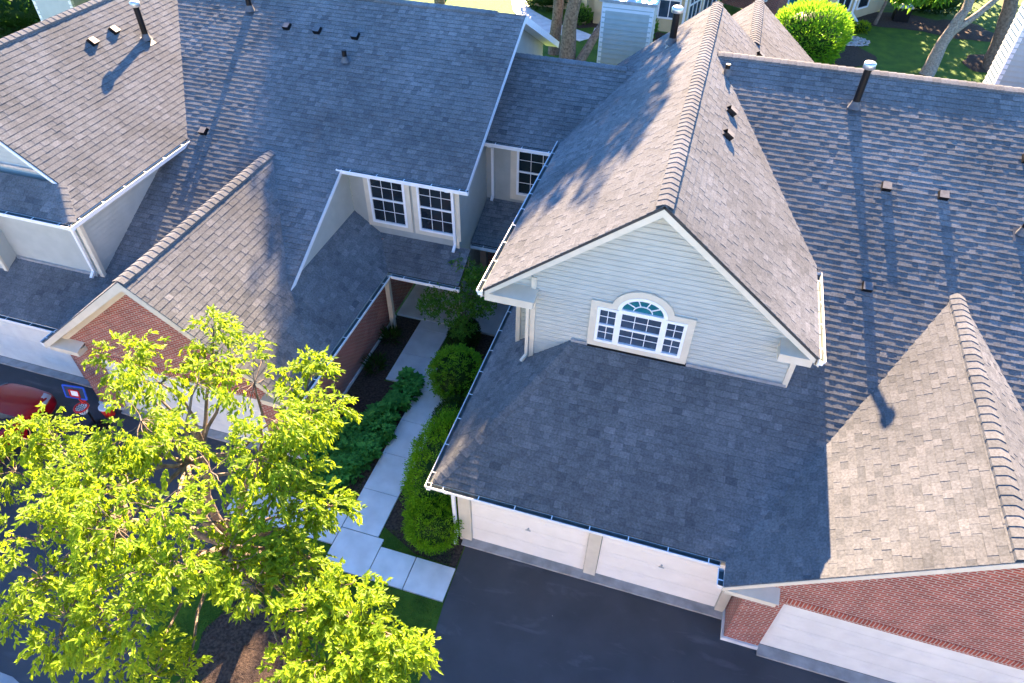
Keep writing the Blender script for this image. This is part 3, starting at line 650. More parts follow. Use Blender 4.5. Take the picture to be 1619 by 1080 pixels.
# far-left upper block
siding('upper_wall', Bq, [(-21,2.7,3.40), (-11.25,2.7,3.40), (-11.25,2.7,5.5), (-21,2.7,5.5)], 'siding', True)
siding('upper_wall', Bq, [(-11.25,2.7,3.38), (-11.25,6.9,5.48), (-11.25,6.9,5.55), (-11.25,2.7,5.55)])
mb = MB(); mb.box((-20.9,2.73,2.5), (-11.27,2.9,5.5)); mb.prism([(-11.28,2.75,3.0), (-11.28,9,3.0), (-11.28,9,5.5), (-11.28,2.75,5.5)], (-.1,0,0)); mb.build('upper_wall', 'siding', Bq)
wall('gable_backing', Bq, [(-17.2,3.15,5.5), (-11.6,3.15,5.5), (-11.6,3.15,5.9), (TX,3.15,TZ-.1), (-17.2,3.15,5.9)], (0,.1,0), 'siding')
siding('gable_wall', Bq, [(-17.2,3.12,5.9), (-11.6,3.12,5.9), (TX,3.12,TZ-.08)], 'siding', True)
board(Bq, [((-17.2,3.08,z0+ps*.9+.05), (-11.9,3.08,z0+ps*.9+.05))], .05, .06, 'flash', 'step_flashing')
board(Bq, [((-14.1,2.66,3.42), (-11.4,2.66,3.42))], .05, .07, 'flash', 'step_flashing')
for s in (-1, 1):
    mb = MB(); mb.beam((TX,2.94,TZ-.1), (TX+s*2.9,2.94,TZ-.1-.8*2.9), .03, .09, (s*.62,0,.78)); mb.build('rake_board', 'white', Bq)
gutter(Bq, (-10.83,2.08,z0-.02), (-10.83,6.75,z0-.02), (1,0,0)); gutter(Bq, (-17.9,2.19,z0-.02), (-10.71,2.19,z0-.02), (0,-1,0))
board(Bq, [((-10.87,2.25,z0-.1), (-10.87,6.7,z0-.1))], .03, .16, 'white', 'fascia')
board(Bq, [((-17.9,2.24,z0-.1), (-10.88,2.24,z0-.1))], .03, .16, 'white', 'fascia')
wall('soffit', Bq, [(-17.9,2.25,z0-.2), (-10.9,2.25,z0-.2), (-10.9,2.7,z0-.2), (-17.9,2.7,z0-.2)], (0,0,.02), 'trim')
wall('soffit', Bq, [(-11.24,2.7,z0-.2), (-10.9,2.7,z0-.2), (-10.9,6.8,z0-.2), (-11.24,6.8,z0-.2)], (0,0,.02), 'trim')
board(Bq, [((-11.24,2.7,3.4), (-11.24,2.7,5.3))], .13, .1, 'trim', 'corner_board', (0,1,0))
downspout(Bq, [(-11.42,2.15,z0-.12), (-11.42,2.6,5.1), (-11.42,2.62,3.6), (-11.42,2.48,3.48)])
mb = MB(); cover(mb, [(-14.16,2.28,3.1), (-14.16,2.69,3.3), (-14.16,2.69,5.2), (-14.16,2.28,5.2)], .115, .011, None, 1, 0, .002); mb.box((-17,2.285,3.0), (-14.17,2.69,5.2)); mb.build('bay', 'siding', Bq)
board(Bq, [((-14.2,2.27,3.15), (-14.2,2.27,5.2))], .11, .06, 'trim', 'corner_board', (0,1,0))
chimney(Bq, -22.0, -20.2, 13.2, 14.2, 8.3)
# vents
for x, y in ((-9.41,10.81), (-8.37,10.81), (-7.09,10.79), (-10.41,7.11)): roof_vent(Bq, (x,y,PL(y)), FR)
for x, y in ((-13.59,7.41), (-13.61,8.31)): roof_vent(Bq, (x,y,TT(x)), RT)
pipe(Bq, (-7.07,9.92,PL(9.92)), .36, .07, False)
pipe(Bq, (-13.11,8.93,TT(-13.11)), 1.02, .085, nrm=RT, label='black vent pipe with white cap and long shadow')
pipe(Bq, (-10.9,11.2,PL(11.2)), .95, .085)

# ================================================================== GROUND
def sheet(name, pts, z, m, label, cat, kind='structure'):
    mb = MB(); mb.face([(x,y,z) for x, y in pts]); o = mb.build(name, m); tag(o, label, cat, None, kind); return o
sheet('ground', [(-400,-400), (400,-400), (400,400), (-400,400)], -.02, 'grass', 'green lawn running between and behind the houses', 'ground')
sheet('driveway', [(.08,-.02), (.1,-1.7), (.25,-3.6), (.4,-6), (30,-6), (30,-.02)], .0, 'asphalt', 'dark asphalt driveway before the two-door garage', 'driveway')
sheet('driveway', [(-30,2), (-5.75,2), (-5.75,-2.5), (-6.0,-3.6), (-5.4,-5.9), (-30,-5.9)], .0, 'asphalt', 'dark asphalt driveway on the left beneath the tree', 'driveway')
def slab_walk(name, rects, label):
    mb = MB(); g = .006
    for x0, y0, x1, y1 in rects: mb.box((x0+g,y0+g,-.05), (x1-g,y1-g,.03))
    mb2 = [(x0,y0,x1,y1) for x0,y0,x1,y1 in rects]
    for x0, y0, x1, y1 in rects: mb.face([(x0,y0,.018), (x1,y0,.018), (x1,y1,.018), (x0,y1,.018)], 1)
    o = mb.build(name, ['concrete', 'soil']); tag(o, label, 'path', None, 'structure'); return o
rects = [(-3.0,y,-2.02,y+1.2) for y in (-.62,.58,1.78,2.98)]+[(-3.0,4.18,-2.02,5.2)]
rects += [(-4.08,y,-3.01,y+1.2) for y in (4.3,5.5)]+[(-4.08,6.7,-3.01,7.1), (-3.0,-1.68,-1.86,-.63), (-1.85,-1.68,-.93,-.83), (-.92,-1.68,.07,-.83)]
rects += [(x,-1.12,x+1.0,-.22) for x in (-4.01,-5.01,-6.01)]
slab_walk('path', rects, 'pale concrete slab walkway between the houses')
mb = MB(); mb.box((-4.95,7.12,-.05), (-.12,9.85,.06)); tag(mb.build('porch_floor', 'concrete'), 'shaded concrete porch floor at the end of the walkway', 'porch', None, 'structure')
sheet('mulch_bed', [(-4.97,.95), (-3.01,.2), (-3.01,4.25), (-4.1,4.25), (-4.1,7.1), (-4.97,7.1)], -.006, 'soil', 'dark mulch bed beside the brick side wall', 'mulch')
sheet('mulch_bed', [(-2.01,-.3), (-1.0,-.75), (.06,-.8), (.06,0), (-.1,.02), (-.1,7.1), (-2.9,7.1), (-2.9,5.25), (-2.01,5.2)], -.006, 'soil', 'dark soil bed under the shrubs by the garage', 'mulch')
def blob(name, cx, cy, rx, ry, z, m, label, cat, hump=0, n=40):
    mb = MB(); rows = []
    ph = [R.uniform(0, 6.3) for _ in range(4)]
    for k in range(8):
        f = k/7; rows.append([(cx+math.cos(t)*rx*f*(1+.09*math.sin(3*t+ph[0])+.05*math.sin(7*t+ph[1])), cy+math.sin(t)*ry*f*(1+.09*math.sin(3*t+ph[0])+.05*math.sin(7*t+ph[1])), z+hump*(1-f*f)+(R.uniform(-.012,.012) if hump and k < 7 else 0)) for t in [2*math.pi*j/n for j in range(n)]])
    mb.grid(rows, 0, True); o = mb.build(name, m); tag(o, label, cat, None, 'structure'); return o
blob('mulch_bed', -3.6, -3.9, 1.15, 1.0, .0, 'soil', 'brown wood-chip ring around the lime-green tree', 'mulch', .06)
sheet('street', [(-60,-5.85), (-7.9,-5.85), (-7.3,-6.0), (60,-6.0), (60,-14), (-60,-14)], .006, 'street', 'pale concrete street edge at the bottom left corner', 'street')
# far lawn: paths, beds
def ribbon(name, outer, inner, z, m, label):
    mb = MB(); 
    for i in range(len(outer)-1): mb.prism([(*outer[i],z), (*outer[i+1],z), (*inner[i+1],z), (*inner[i],z)], (0,0,-.05))
    o = mb.build(name, m); tag(o, label, 'path', None, 'structure')
ribbon('path', [(-12.5,43), (-10.8,39.2), (-10.0,37.1), (-8.5,35.1), (-7.1,34.0), (-5.7,33.9), (-4.7,33.3)], [(-11.2,43), (-9.8,39.4), (-9.0,37.8), (-7.7,36.6), (-6.6,35.7), (-5.2,35.1), (-4.2,34.5)], .02, 'concrete', 'curved concrete path on the far lawn')
ribbon('path', [(-4.7,33.3), (-3.6,34.9)], [(-4.2,34.5), (-4.3,35.8)], .024, 'concrete', 'short concrete branch path to the tan house')
sheet('mulch_bed', [(-6.5,35.9), (-5.2,35.4), (-4.4,35.9), (-3.5,35.2), (-1.5,34.2), (0.2,35.3), (0.2,36.2), (-6.5,38.5)], .004, 'soil', 'dark mulch bed along the tan house', 'mulch')
blob('mulch_bed', 18.3, 37.4, 1.3, 1.5, .0, 'soil', 'sunlit mound of mulch at the right trunk', 'mulch', .12)
blob('mulch_bed', 17.6, 43.0, 2.2, 1.8, .0, 'soil', 'shaded mulch ring round a far trunk', 'mulch', .08)
blob('mulch_bed', 9.8, 36.3, 2.2, 2.2, .0, 'soil', 'brown mulch bed below the big round bush', 'mulch', .03)
blob('mulch_bed', 14.4, 43.5, 3.4, 1.6, .0, 'soil', 'brown mulch bed before the brick house', 'mulch', .03)
mb = MB()
for k in range(260):
    a = R.uniform(0, 6.28); r = math.sqrt(R.random()); p = V((10.9+math.cos(a)*r*1.1, 38.7+math.sin(a)*r*.9, .04)); s = R.uniform(.05,.13)
    rows = [[p+V((math.cos(t)*s*q*R.uniform(.8,1.2), math.sin(t)*s*q*R.uniform(.8,1.2), s*.5*h)) for t in [j*1.2566 for j in range(5)]] for q, h in ((1,0), (.8,.7), (.05,1))]
    mb.grid(rows, 0, True, False)
tag(mb.build('rock_bed', 'rock'), 'patch of pale river rocks near the far bush', 'rocks', None, 'stuff')

# ================================================================== FOLIAGE
def rv(): 
    while True:
        v = V((R.uniform(-1,1), R.uniform(-1,1), R.uniform(-1,1)))
        if .02 < v.length < 1: return v
def bush(name, c, rad, n, L, W, m, label, cat, up=.5, lumps=9, core=True, group=None, shell=.8, stems=True, lump_r=.28, clump=0, clump_r=.1):
    root = thing(name, (c[0],c[1],0), label, cat, group); mb = MB(); c = V(c)
    LP = [rv().normalized() for _ in range(lumps)]
    def surf(d):
        f = 1
        for l in LP: f += lump_r*max(0, d.dot(l)-.72)
        return f*.94
    cd = None
    for q_ in range(n):
        if clump:
            if q_ % clump == 0: cd = rv().normalized(); cf = surf(cd)*R.uniform(.86, 1.06); cs = R.gauss(0, .2)
            d = (cd+rv()*clump_r); f = cf*d.length*R.uniform(.93, 1.03)/1.0; d.normalize()
        else:
            d = rv().normalized(); f = surf(d)*R.uniform(shell, 1.03)**.8; cs = 0
        p = V((c.x+d.x*rad[0]*f, c.y+d.y*rad[1]*f, c.z+d.z*rad[2]*f))
        if p.z < .03: continue
        dd = (d+rv()*.8+V((0,0,up))).normalized()
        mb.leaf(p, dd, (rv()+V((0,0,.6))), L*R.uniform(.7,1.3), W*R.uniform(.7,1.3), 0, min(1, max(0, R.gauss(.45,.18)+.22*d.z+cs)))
    if core:
        rows = []
        for i in range(9):
            ph = -math.pi/2+math.pi*i/8
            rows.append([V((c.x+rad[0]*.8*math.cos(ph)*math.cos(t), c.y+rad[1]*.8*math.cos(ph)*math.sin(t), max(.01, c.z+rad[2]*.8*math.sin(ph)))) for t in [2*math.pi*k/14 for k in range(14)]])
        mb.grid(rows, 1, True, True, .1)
    mb.build('foliage', [m, 'leaf_dark'], root)
    if stems:
        s = MB()
        for k in range(4): s.tube([(c.x+R.uniform(-.1,.1), c.y+R.uniform(-.1,.1), 0), (c.x+R.uniform(-.3,.3)*rad[0], c.y+R.uniform(-.3,.3)*rad[1], c.z)], [.035,.015], 6)
        s.build('stem', 'bark', root)
    return root
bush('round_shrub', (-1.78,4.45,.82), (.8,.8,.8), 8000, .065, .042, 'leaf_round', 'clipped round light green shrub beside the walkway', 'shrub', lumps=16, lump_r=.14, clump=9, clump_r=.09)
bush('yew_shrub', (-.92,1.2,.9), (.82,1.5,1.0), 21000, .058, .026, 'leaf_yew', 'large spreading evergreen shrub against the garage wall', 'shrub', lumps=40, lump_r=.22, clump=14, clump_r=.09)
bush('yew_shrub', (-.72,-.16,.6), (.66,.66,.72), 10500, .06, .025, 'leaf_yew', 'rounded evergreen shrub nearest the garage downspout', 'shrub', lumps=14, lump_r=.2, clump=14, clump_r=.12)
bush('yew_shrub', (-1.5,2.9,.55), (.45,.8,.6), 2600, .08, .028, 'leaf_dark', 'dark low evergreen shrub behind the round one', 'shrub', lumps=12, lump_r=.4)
bush('dark_shrub', (-2.3,6.4,.5), (.5,.6,.55), 1500, .08, .04, 'leaf_dark', 'dark low bush below the small courtyard tree', 'shrub')
for i, (x, y) in enumerate(((-4.6,5.9), (-4.55,4.6))):
    bush('spiky_plant', (x,y,.15), (.3,.3,.25), 160, .3, .035, 'leaf_dark', ('dark spiky plant at the brick wall by the porch post', 'dark spiky plant at the foot of the brick wall')[i], 'plant', 1.2, 3, False, shell=.2, stems=False)
# broad-leaved bed along the walk
mb = MB()
def inpoly(x, y, P):
    c = False
    for i in range(len(P)):
        (x0,y0), (x1,y1) = P[i], P[i-1]
        if (y0 > y) != (y1 > y) and x < (x1-x0)*(y-y0)/(y1-y0)+x0: c = not c
    return c
HP = [(-3.5,4.6), (-3.05,4.5), (-2.92,3.9), (-3.08,2.9), (-2.98,2.0), (-3.12,1.2), (-3.4,.35), (-3.9,.2), (-4.5,.6), (-4.7,1.6), (-4.1,2.4), (-3.75,3.0), (-3.5,3.6)]
cl = []
while len(cl) < 230:
    x, y = R.uniform(-4.7,-2.5), R.uniform(.2,4.8)
    if inpoly(x, y, HP): cl.append((x, y))
for x, y in cl:
    h = R.uniform(.18,.5); k0 = R.uniform(0,6.28); big = R.random() < .35
    for k in range(9):
        a = k0+k*.72; d = V((math.cos(a), math.sin(a), R.uniform(.05,.5))).normalized()
        mb.leaf(V((x,y,h))+d*.04, d, V((0,0,1)), R.uniform(.13,.2)*(1.3 if big else .8), R.uniform(.1,.15)*(1.25 if big else .7), 0, min(1,max(0,R.gauss(.5,.25))))
    for k in range(5):
        a = R.uniform(0,6.28); d = V((math.cos(a), math.sin(a), -.1)).normalized(); mb.leaf(V((x,y,h*.5))+d*.05, d, V((0,0,1)), .18, .12, 0, .15)
tag(mb.build('ground_cover', 'leaf_hosta'), 'bed of broad green leaves spilling over the walkway', 'ground cover', None, 'stuff')
# grass blades close by
mb = MB()
def in_lawn(x, y):
    if -5.75 < x < -3.05 and -.2 < y < .85: return True
    if -5.6 < x < .15 and -7 < y < -1.72: return (x+3.6)**2/1.3+(y+3.9)**2 > .8 and x < .05-(y+1.7)*.06
    if -1.95 < x < -.1 and -.8 < y < -.3: return True
    if -5.7 < x < -3.05 and -1.75 < y < -1.15: return True
    return False
n = 0
while n < 26000:
    x, y = R.uniform(-5.8,.2), R.uniform(-7,.9)
    if in_lawn(x, y):
        n += 1; d = V((R.uniform(-.6,.6), R.uniform(-.6,.6), 1)).normalized()
        mb.leaf(V((x,y,-.02)), d, rv(), R.uniform(.05,.10), .009, 0, R.random())
tag(mb.build('grass', 'blade'), 'short grass around the walkway', 'grass', None, 'stuff')

def tree_tube(mb, pts, r0, r1, n=8):
    m = len(pts); mb.tube(pts, [r0+(r1-r0)*i/(m-1) for i in range(m)], n)
def bend(a, b, k=5, amp=.12):
    a, b = V(a), V(b); L = (b-a).length; o1 = rv()*amp*L
    return [a.lerp(b, i/k)+o1*math.sin(math.pi*i/k)+(rv()*amp*.25*L if 0 < i < k else V((0,0,0))) for i in range(k+1)]
# foreground tree
FT = thing('lime_tree', (-4.0,-3.0,0), 'lime-green leafy tree in the left foreground hiding the driveway', 'tree')
LOBES = [(-4.77,-0.54,6.00,0.45,1.0),(-4.24,-0.79,5.80,0.50,1.0),(-6.21,-1.30,5.60,0.45,1.0),(-6.44,-1.47,5.40,0.36,0.9),(-5.12,-1.77,5.80,0.60,1.0),(-4.12,-1.85,6.20,0.60,1.2),(-3.17,-1.55,6.20,0.60,1.1),(-2.64,-1.21,6.00,0.48,1.1),(-2.57,-0.82,5.80,0.32,1.0),(-2.00,-1.24,5.60,0.36,1.0),(-2.07,-1.78,6.00,0.50,1.1),(-2.26,-2.34,6.40,0.60,1.2),(-4.67,-2.75,6.00,0.60,1.2),(-4.99,-2.95,5.60,0.42,1.1),(-3.74,-3.05,6.20,0.55,1.1),(-1.88,-2.57,6.00,0.50,1.1),(-2.17,-2.96,6.20,0.50,1.0),(-1.75,-2.62,5.60,0.42,1.0),(-1.18,-2.88,5.20,0.32,1.0),(-7.46,-3.06,4.80,0.40,1.0),(-6.86,-2.95,4.90,0.40,1.0),(-7.32,-3.62,4.60,0.40,1.0),(-5.96,-3.49,5.00,0.50,1.1),(-6.18,-4.11,4.80,0.45,1.0),(-5.00,-3.76,5.40,0.55,1.2),(-4.17,-3.80,5.80,0.60,1.2),(-5.04,-4.40,5.20,0.60,0.9),(-5.62,-4.76,4.90,0.50,0.9),(-3.80,-4.52,5.80,0.60,1.0),(-3.08,-4.22,6.20,0.60,0.9),(-2.47,-4.12,6.00,0.50,0.6),(-4.93,-5.29,5.00,0.45,0.9),(-4.14,-5.16,5.40,0.60,1.0),(-3.13,-5.07,5.80,0.60,1.0),(-2.52,-4.78,6.00,0.60,0.9),(-4.85,-5.75,4.80,0.35,0.8),(-3.96,-5.72,5.20,0.50,0.9),(-3.23,-5.63,5.50,0.50,0.9),(-2.57,-5.48,5.60,0.50,0.9),(-3.99,-5.93,5.00,0.35,0.8),(-2.93,-5.88,5.00,0.45,0.9),(-2.39,-5.95,4.90,0.40,0.9),(-3.45,-6.09,4.90,0.30,0.6),(-1.98,-4.38,5.60,0.50,1.1),(-1.75,-3.62,5.40,0.45,1.0),(-1.45,-3.03,5.20,0.35,1.0),(-1.61,-4.47,5.20,0.50,1.1),(-1.22,-3.91,5.00,0.40,1.1),(-0.76,-4.52,5.00,0.40,1.1),(-0.31,-4.38,5.00,0.40,1.1),(0.05,-4.47,5.00,0.45,1.2),(0.66,-4.48,5.00,0.40,1.2),(0.93,-4.55,4.90,0.25,1.0),(0.30,-4.97,5.00,0.50,1.2),(-0.22,-5.13,5.00,0.50,1.2),(0.75,-4.94,4.80,0.40,1.1),(-0.51,-5.42,4.80,0.40,1.1),(-2.10,-5.79,4.60,0.30,0.8),(-0.41,-3.99,5.00,0.25,1.0),(-2.64,-3.51,6.40,0.50,0.6),(-1.80,-3.18,5.80,0.45,0.9)]
tr = MB(); cr = MB()
base = V((-4.0,-3.0,0)); fork = V((-3.95,-2.85,2.3))
tree_tube(tr, [base, base.lerp(fork,.3)+V((.03,0,0)), base.lerp(fork,.65)-V((.03,.02,0)), fork], .17, .13, 12)
tr.tube([base-V((0,0,.05)), base+V((0,0,.25))], [.25,.165], 12)
mains = [V((-4.6,-1.9,4.3)), V((-3.2,-2.1,4.5)), V((-2.9,-3.6,4.2)), V((-4.9,-3.7,4.1)), V((-3.9,-2.9,5.2))]
for q in mains: tree_tube(tr, bend(fork, q, 6, .1), .10, .055, 9)
def sprig(p, d, n, L, sh):
    """a drooping cluster of pointed leaflets along a short shoot"""
    d = d.normalized()
    for k in range(n):
        f = k/(n-1); q = p+d*f*.2+V((0,0,-.1*f*f))
        s = rv(); dd = (d*.55+s*.75+V((0,0,-.5))).normalized()
        cr.leaf(q, dd, V((0,0,1))+s*.6, L*R.uniform(.65,1.25), L*R.uniform(.34,.5), 0, min(1,max(0,R.gauss(sh+ls,.2))))
for (x, y, z, r, dens) in LOBES:
    c = V((x,y,z)); near = min(mains, key=lambda q: (q-c).length)
    tree_tube(tr, bend(near, c-V((0,0,.1)), 5, .14), .045, .012, 6)
    if -4.6 < x < -2.2 and -4.0 < y < -1.2 and z > 5.3: dens *= .64
    nt = int(10*r*dens)+4
    for _ in range(nt):
        d = rv(); d.z *= .75; tip = c+d*r
        tree_tube(tr, bend(c-V((0,0,.1)), tip, 3, .2), .011, .004, 4)
        for _ in range(int(7.6*dens)+1):
            q = tip+rv()*.2*(.6+r); ls = R.gauss(0,.2); sprig(q, (q-c)+rv()*.2, R.randint(9,13), .112, .55)
cr.build('crown', 'leaf_lime', FT); tr.build('trunk', 'bark', FT)
# small courtyard tree
ST = thing('small_tree', (-2.35,6.55,0), 'small airy green tree in the shaded courtyard by the porch', 'tree')
tr = MB(); cr = MB(); b0 = V((-2.35,6.55,0))
for dx, dy in ((.1,0), (-.12,.1), (.05,-.15)): tree_tube(tr, bend(b0+V((dx,dy,0))*.3, b0+V((dx*3,dy*3,1.7)), 5, .06), .04, .02, 6)
for c, r in (((-2.9,6.35,2.1),.62), ((-2.0,6.3,2.25),.6), ((-2.4,6.0,1.9),.65), ((-1.6,6.3,2.0),.45), ((-2.5,6.9,2.7),.45), ((-1.95,6.7,2.75),.4), ((-3.2,6.0,1.8),.4), ((-2.1,5.7,1.6),.45)):
    c = V(c); tree_tube(tr, bend(b0+V((0,0,1.1)), c, 4, .12), .022, .007, 5)
    for _ in range(95):
        d = rv(); p = c+d*r; 
        for k in range(5): cr.leaf(p+rv()*.07, (rv()+V((0,0,-.2))).normalized(), V((0,0,1))+rv()*.5, .11, .05, 0, min(1,max(0,R.gauss(.5,.25))))
cr.build('crown', 'leaf_mid', ST); tr.build('trunk', 'bark', ST)

# far trees: bare trunks in view, crowns high above that shade the roofs
def far_tree(name, base, tpts, r0, crown, n, label, L=.5, m='leaf_canopy', group=None, bark='bark'):
    root = thing(name, (base[0],base[1],0), label, 'tree', group); tr = MB(); cr = MB()
    pts = [V((base[0],base[1],-.05))]+[V(p) for p in tpts]
    rad = [r0*1.35]+[r0*(1-.5*i/len(tpts)) for i in range(len(tpts))]
    fine = []; fr = []
    for i in range(len(pts)-1):
        for k in range(4): fine.append(pts[i].lerp(pts[i+1], k/4)+(rv()*r0*.15 if i+k else V((0,0,0)))); fr.append(rad[i]+(rad[i+1]-rad[i])*k/4)
    fine.append(pts[-1]); fr.append(rad[-1]); tr.tube(fine, fr, 12)
    for (cx, cy, cz, rx, ry, rz) in crown:
        c = V((cx,cy,cz)); tree_tube(tr, bend(pts[-1], c, 5, .1), r0*.4, .05, 7)
        for _ in range(n if rx > 1.2 else 110):
            d = rv().normalized()*R.uniform(.35,1); p = c+V((d.x*rx, d.y*ry, d.z*rz))
            q = rv()
            for k in range(4): cr.leaf(p+rv()*.35, (rv()+V((0,0,-.2))).normalized(), V((0,0,1))+q*.5, L*R.uniform(.7,1.2), L*.5*R.uniform(.7,1.2), 0, R.random())
    cr.build('crown', m, root); tr.build('trunk', bark, root); return root
GT = 'tall trees on the far lawn'
far_tree('tall_tree', (-5.7,31.0), [(-5.6,31.2,4), (-6.2,31.5,9)], .26, [(-6.2,30.6,16.3,2.2,2.2,3.6), (-8.2,30.6,16.4,2.2,2.2,3.6)], 1000, 'tall tree with a slim upright trunk beside the curved path', group=GT)
far_tree('tall_tree', (-4.6,29.6), [(-4.6,29.9,2.5), (-4.3,30.6,5), (-4.2,30.6,10)], .36, [(-2.8,30,17.4,2.1,2.2,3.9), (-4.7,30,16.4,2.0,2.4,3.7)], 600, 'tall tree with the thickest trunk, next to the siding chimney', group=GT)
far_tree('leaning_tree', (-4.0,29.3), [(-3.3,30.2,1.4), (-2.2,32.3,3.4), (-2.0,33.5,6), (-1.6,34,9)], .22, [(-.8,32,15,1.8,1.8,2.0)], 150, 'leaning curved trunk partly hidden by the siding chimney', group=GT)
far_tree('tall_tree', (-13.5,33), [(-13.4,33,5), (-12.4,32,9)], .26, [(-9.9,30.6,16.3,2.1,2.2,3.5), (-11.6,30.6,16.1,2.0,2.2,3.3), (-13.0,31,15.6,1.6,2.2,3.2)], 1000, 'tall tree rising behind the left roof ridge', group=GT)
far_tree('tall_tree', (10,53), [(10,53,4), (10,53,8)], .35, [(7,53,8,3.5,3,5.5), (11.5,53,8,3.5,3,6), (15.5,53,7,3.2,2.5,6)], 700, 'unseen tall tree added past the far brick house to shade the lawn', group=GT)  # unseen; crowns added to put the far lawn in shade
far_tree('tall_tree', (24,52), [(24,52,4), (23.5,52,8)], .35, [(19,52.5,7,3.2,2.6,6), (22.5,52.5,7,3.2,2.6,6), (26,52,7,3.5,3,6)], 800, 'unseen tall tree added past the far lawn to shade it', group=GT)  # also out of view, crowns shaped to darken the far lawn
far_tree('forked_tree', (14.7,34.6), [(15.0,35.2,1.6), (15.6,36.0,3.2), (15.5,37,7)], .3, [(15.8,37,11.5,4,3.5,3.0), (12.3,34.3,4.1,.9,.8,.5), (13.5,34.6,4.2,.9,.8,.5)], 420, 'forked pale trunk on the shaded far lawn', L=.4, m='leaf_mid', group=GT, bark='bark_pale')
tr = MB(); tree_tube(tr, [V((15.2,35.4,2.0)), V((16.3,36.0,3.0)), V((17.6,37,4.3)), V((20,38.5,7))], .2, .1, 10); o = tr.build('branch', 'bark_pale', bpy.data.objects['forked_tree'])
far_tree('tall_tree', (18.4,36.7), [(18.15,36.9,1.6), (17.9,37.2,3.4), (17.9,37.6,9)], .42, [(20,39,14,4,4,3.2)], 500, 'dark broad trunk standing in sunlit mulch', group=GT)
far_tree('tall_tree', (17.4,43.2), [(17.9,44,3), (19,45,8)], .2, [(18,45,12,3,3,3)], 300, 'thin dark trunk in the far shaded mulch ring', group=GT)
far_tree('young_tree', (12.6,42.4), [(12.8,42.6,1.2), (12.9,42.8,2.2)], .09, [(12.9,42.6,2.9,1.3,1.2,.9)], 260, 'young tree before the far brick house', L=.3, m='leaf_mid')
far_tree('young_tree', (-15.2,38.5), [(-15.1,38.6,1.2), (-15.0,38.7,2.0)], .1, [(-15.2,38.4,2.4,1.3,1.2,.8)], 150, 'small tree at the edge of the sunlit lawn', L=.3, m='leaf_mid')
bush('large_bush', (7.9,34.2,1.45), (2.0,1.9,1.55), 7000, .26, .075, 'leaf_round', 'big bright green rounded bush beyond the roof ridge', 'bush', lumps=14, lump_r=.25)
bush('dark_shrub', (-8.2,39.0,.7), (1.7,1.5,.8), 1500, .2, .1, 'leaf_dark', 'dark green shrub inside the curve of the path', 'shrub')
bush('dark_shrub', (-5.4,36.3,.5), (.8,.6,.55), 600, .2, .08, 'leaf_mid', 'low shrub before the tan house porch', 'shrub')
bush('dark_shrub', (-1.3,34.6,.8), (.9,.8,.8), 700, .22, .09, 'leaf_mid', 'shrub beside the chimney below the tan house', 'shrub')
bush('dark_shrub', (16,46.5,.8), (2.6,1.4,.9), 1300, .22, .1, 'leaf_dark', 'dark shrub row beside the air conditioner', 'shrub')
bush('flower_clump', (11.6,40.6,.25), (.5,.4,.3), 300, .18, .09, 'leaf_lime', 'yellow-green clump by the river rocks', 'plant', stems=False)
bush('dark_shrub', (-38,25,1.2), (5,3,1.5), 2600, .4, .2, 'leaf_dark', 'dark greenery behind the far left roof', 'shrub')

# ================================================================== FAR HOUSES
def house_box(parent, pts, z0, z1, m, name='wall'):
    mb = MB(); n = len(pts)
    for i in range(n-1):
        a, b = pts[i], pts[i+1]; mb.face([(a[0],a[1],z0), (b[0],b[1],z0), (b[0],b[1],z1), (a[0],a[1],z1)])
    return mb.build(name, m, parent)
def wall_window(parent, a, b, t0, t1, z0, z1, out, cols=2, gm='glass'):
    a, b = V((*a,0)), V((*b,0)); o = V((*out,0)); up = V((0,0,1))
    p0, p1 = a.lerp(b,t0), a.lerp(b,t1); mb = MB(); d = (p1-p0).normalized()
    for q0, q1 in ((p0+up*z0,p0+up*z1), (p1+up*z0,p1+up*z1)): mb.beam(q0+o*.03, q1+o*.03, .1, .08, o)
    for z in (z0, (z0+z1)/2, z1): mb.beam(p0+up*z+o*.032, p1+up*z+o*.032, .09, .08, o)
    for k in range(1, cols): q = p0.lerp(p1,k/cols); mb.beam(q+up*z0+o*.03, q+up*z1+o*.03, .05, .06, o)
    w = mb.build('window', 'white', parent); g = MB(); g.face([p0+up*z0+o*.02, p1+up*z0+o*.02, p1+up*z1+o*.02, p0+up*z1+o*.02]); g.build('pane', gm, w); return w
H1 = thing('tan_house', (-2,42,0), 'tan sided house with tall windows beyond the far lawn', 'house')
house_box(H1, [(-9,52), (-9,38.6), (-4.6,38.6), (-4.6,36.6), (.9,36.6), (2.6,41.6), (2.9,50)], 0, 5.4, 'tan')
for x in (-5.75,-5.3):
    mb = MB(); mb.box((x,36.35,0), (x+.28,36.65,4)); mb.build('porch_post', 'tan', H1)
wall_window(H1, (.9,36.6), (2.6,41.6), .12, .46, .5, 2.4, (.94,-.33), 3, 'glass_blue'); wall_window(H1, (.9,36.6), (2.6,41.6), .55, .95, .5, 2.4, (.94,-.33), 3, 'glass_blue')
wall_window(H1, (-4.6,36.6), (.9,36.6), .72, .95, .8, 2.9, (0,-1), 2, 'glass_blue')
downspout(H1, [(.95,36.45,5), (.95,36.45,.3)], .14)
mb = MB(); mb.prism([(-9.4,36.1,5.4), (3.2,36.1,5.4), (3.2,44,8.6), (-9.4,44,8.6)], (0,0,-.15)); mb.prism([(-9.4,44,8.6), (3.2,44,8.6), (3.2,52,5.4), (-9.4,52,5.4)], (0,0,-.15)); mb.build('roof', 'felt', H1)
H2 = thing('brick_house', (9,44,0), 'brick and cream house with dark windows behind the big bush', 'house')
W2 = [(2.9,43.4), (6.4,41.6), (9.4,41.2), (11.0,42.6), (13.4,45.6), (13.4,52)]
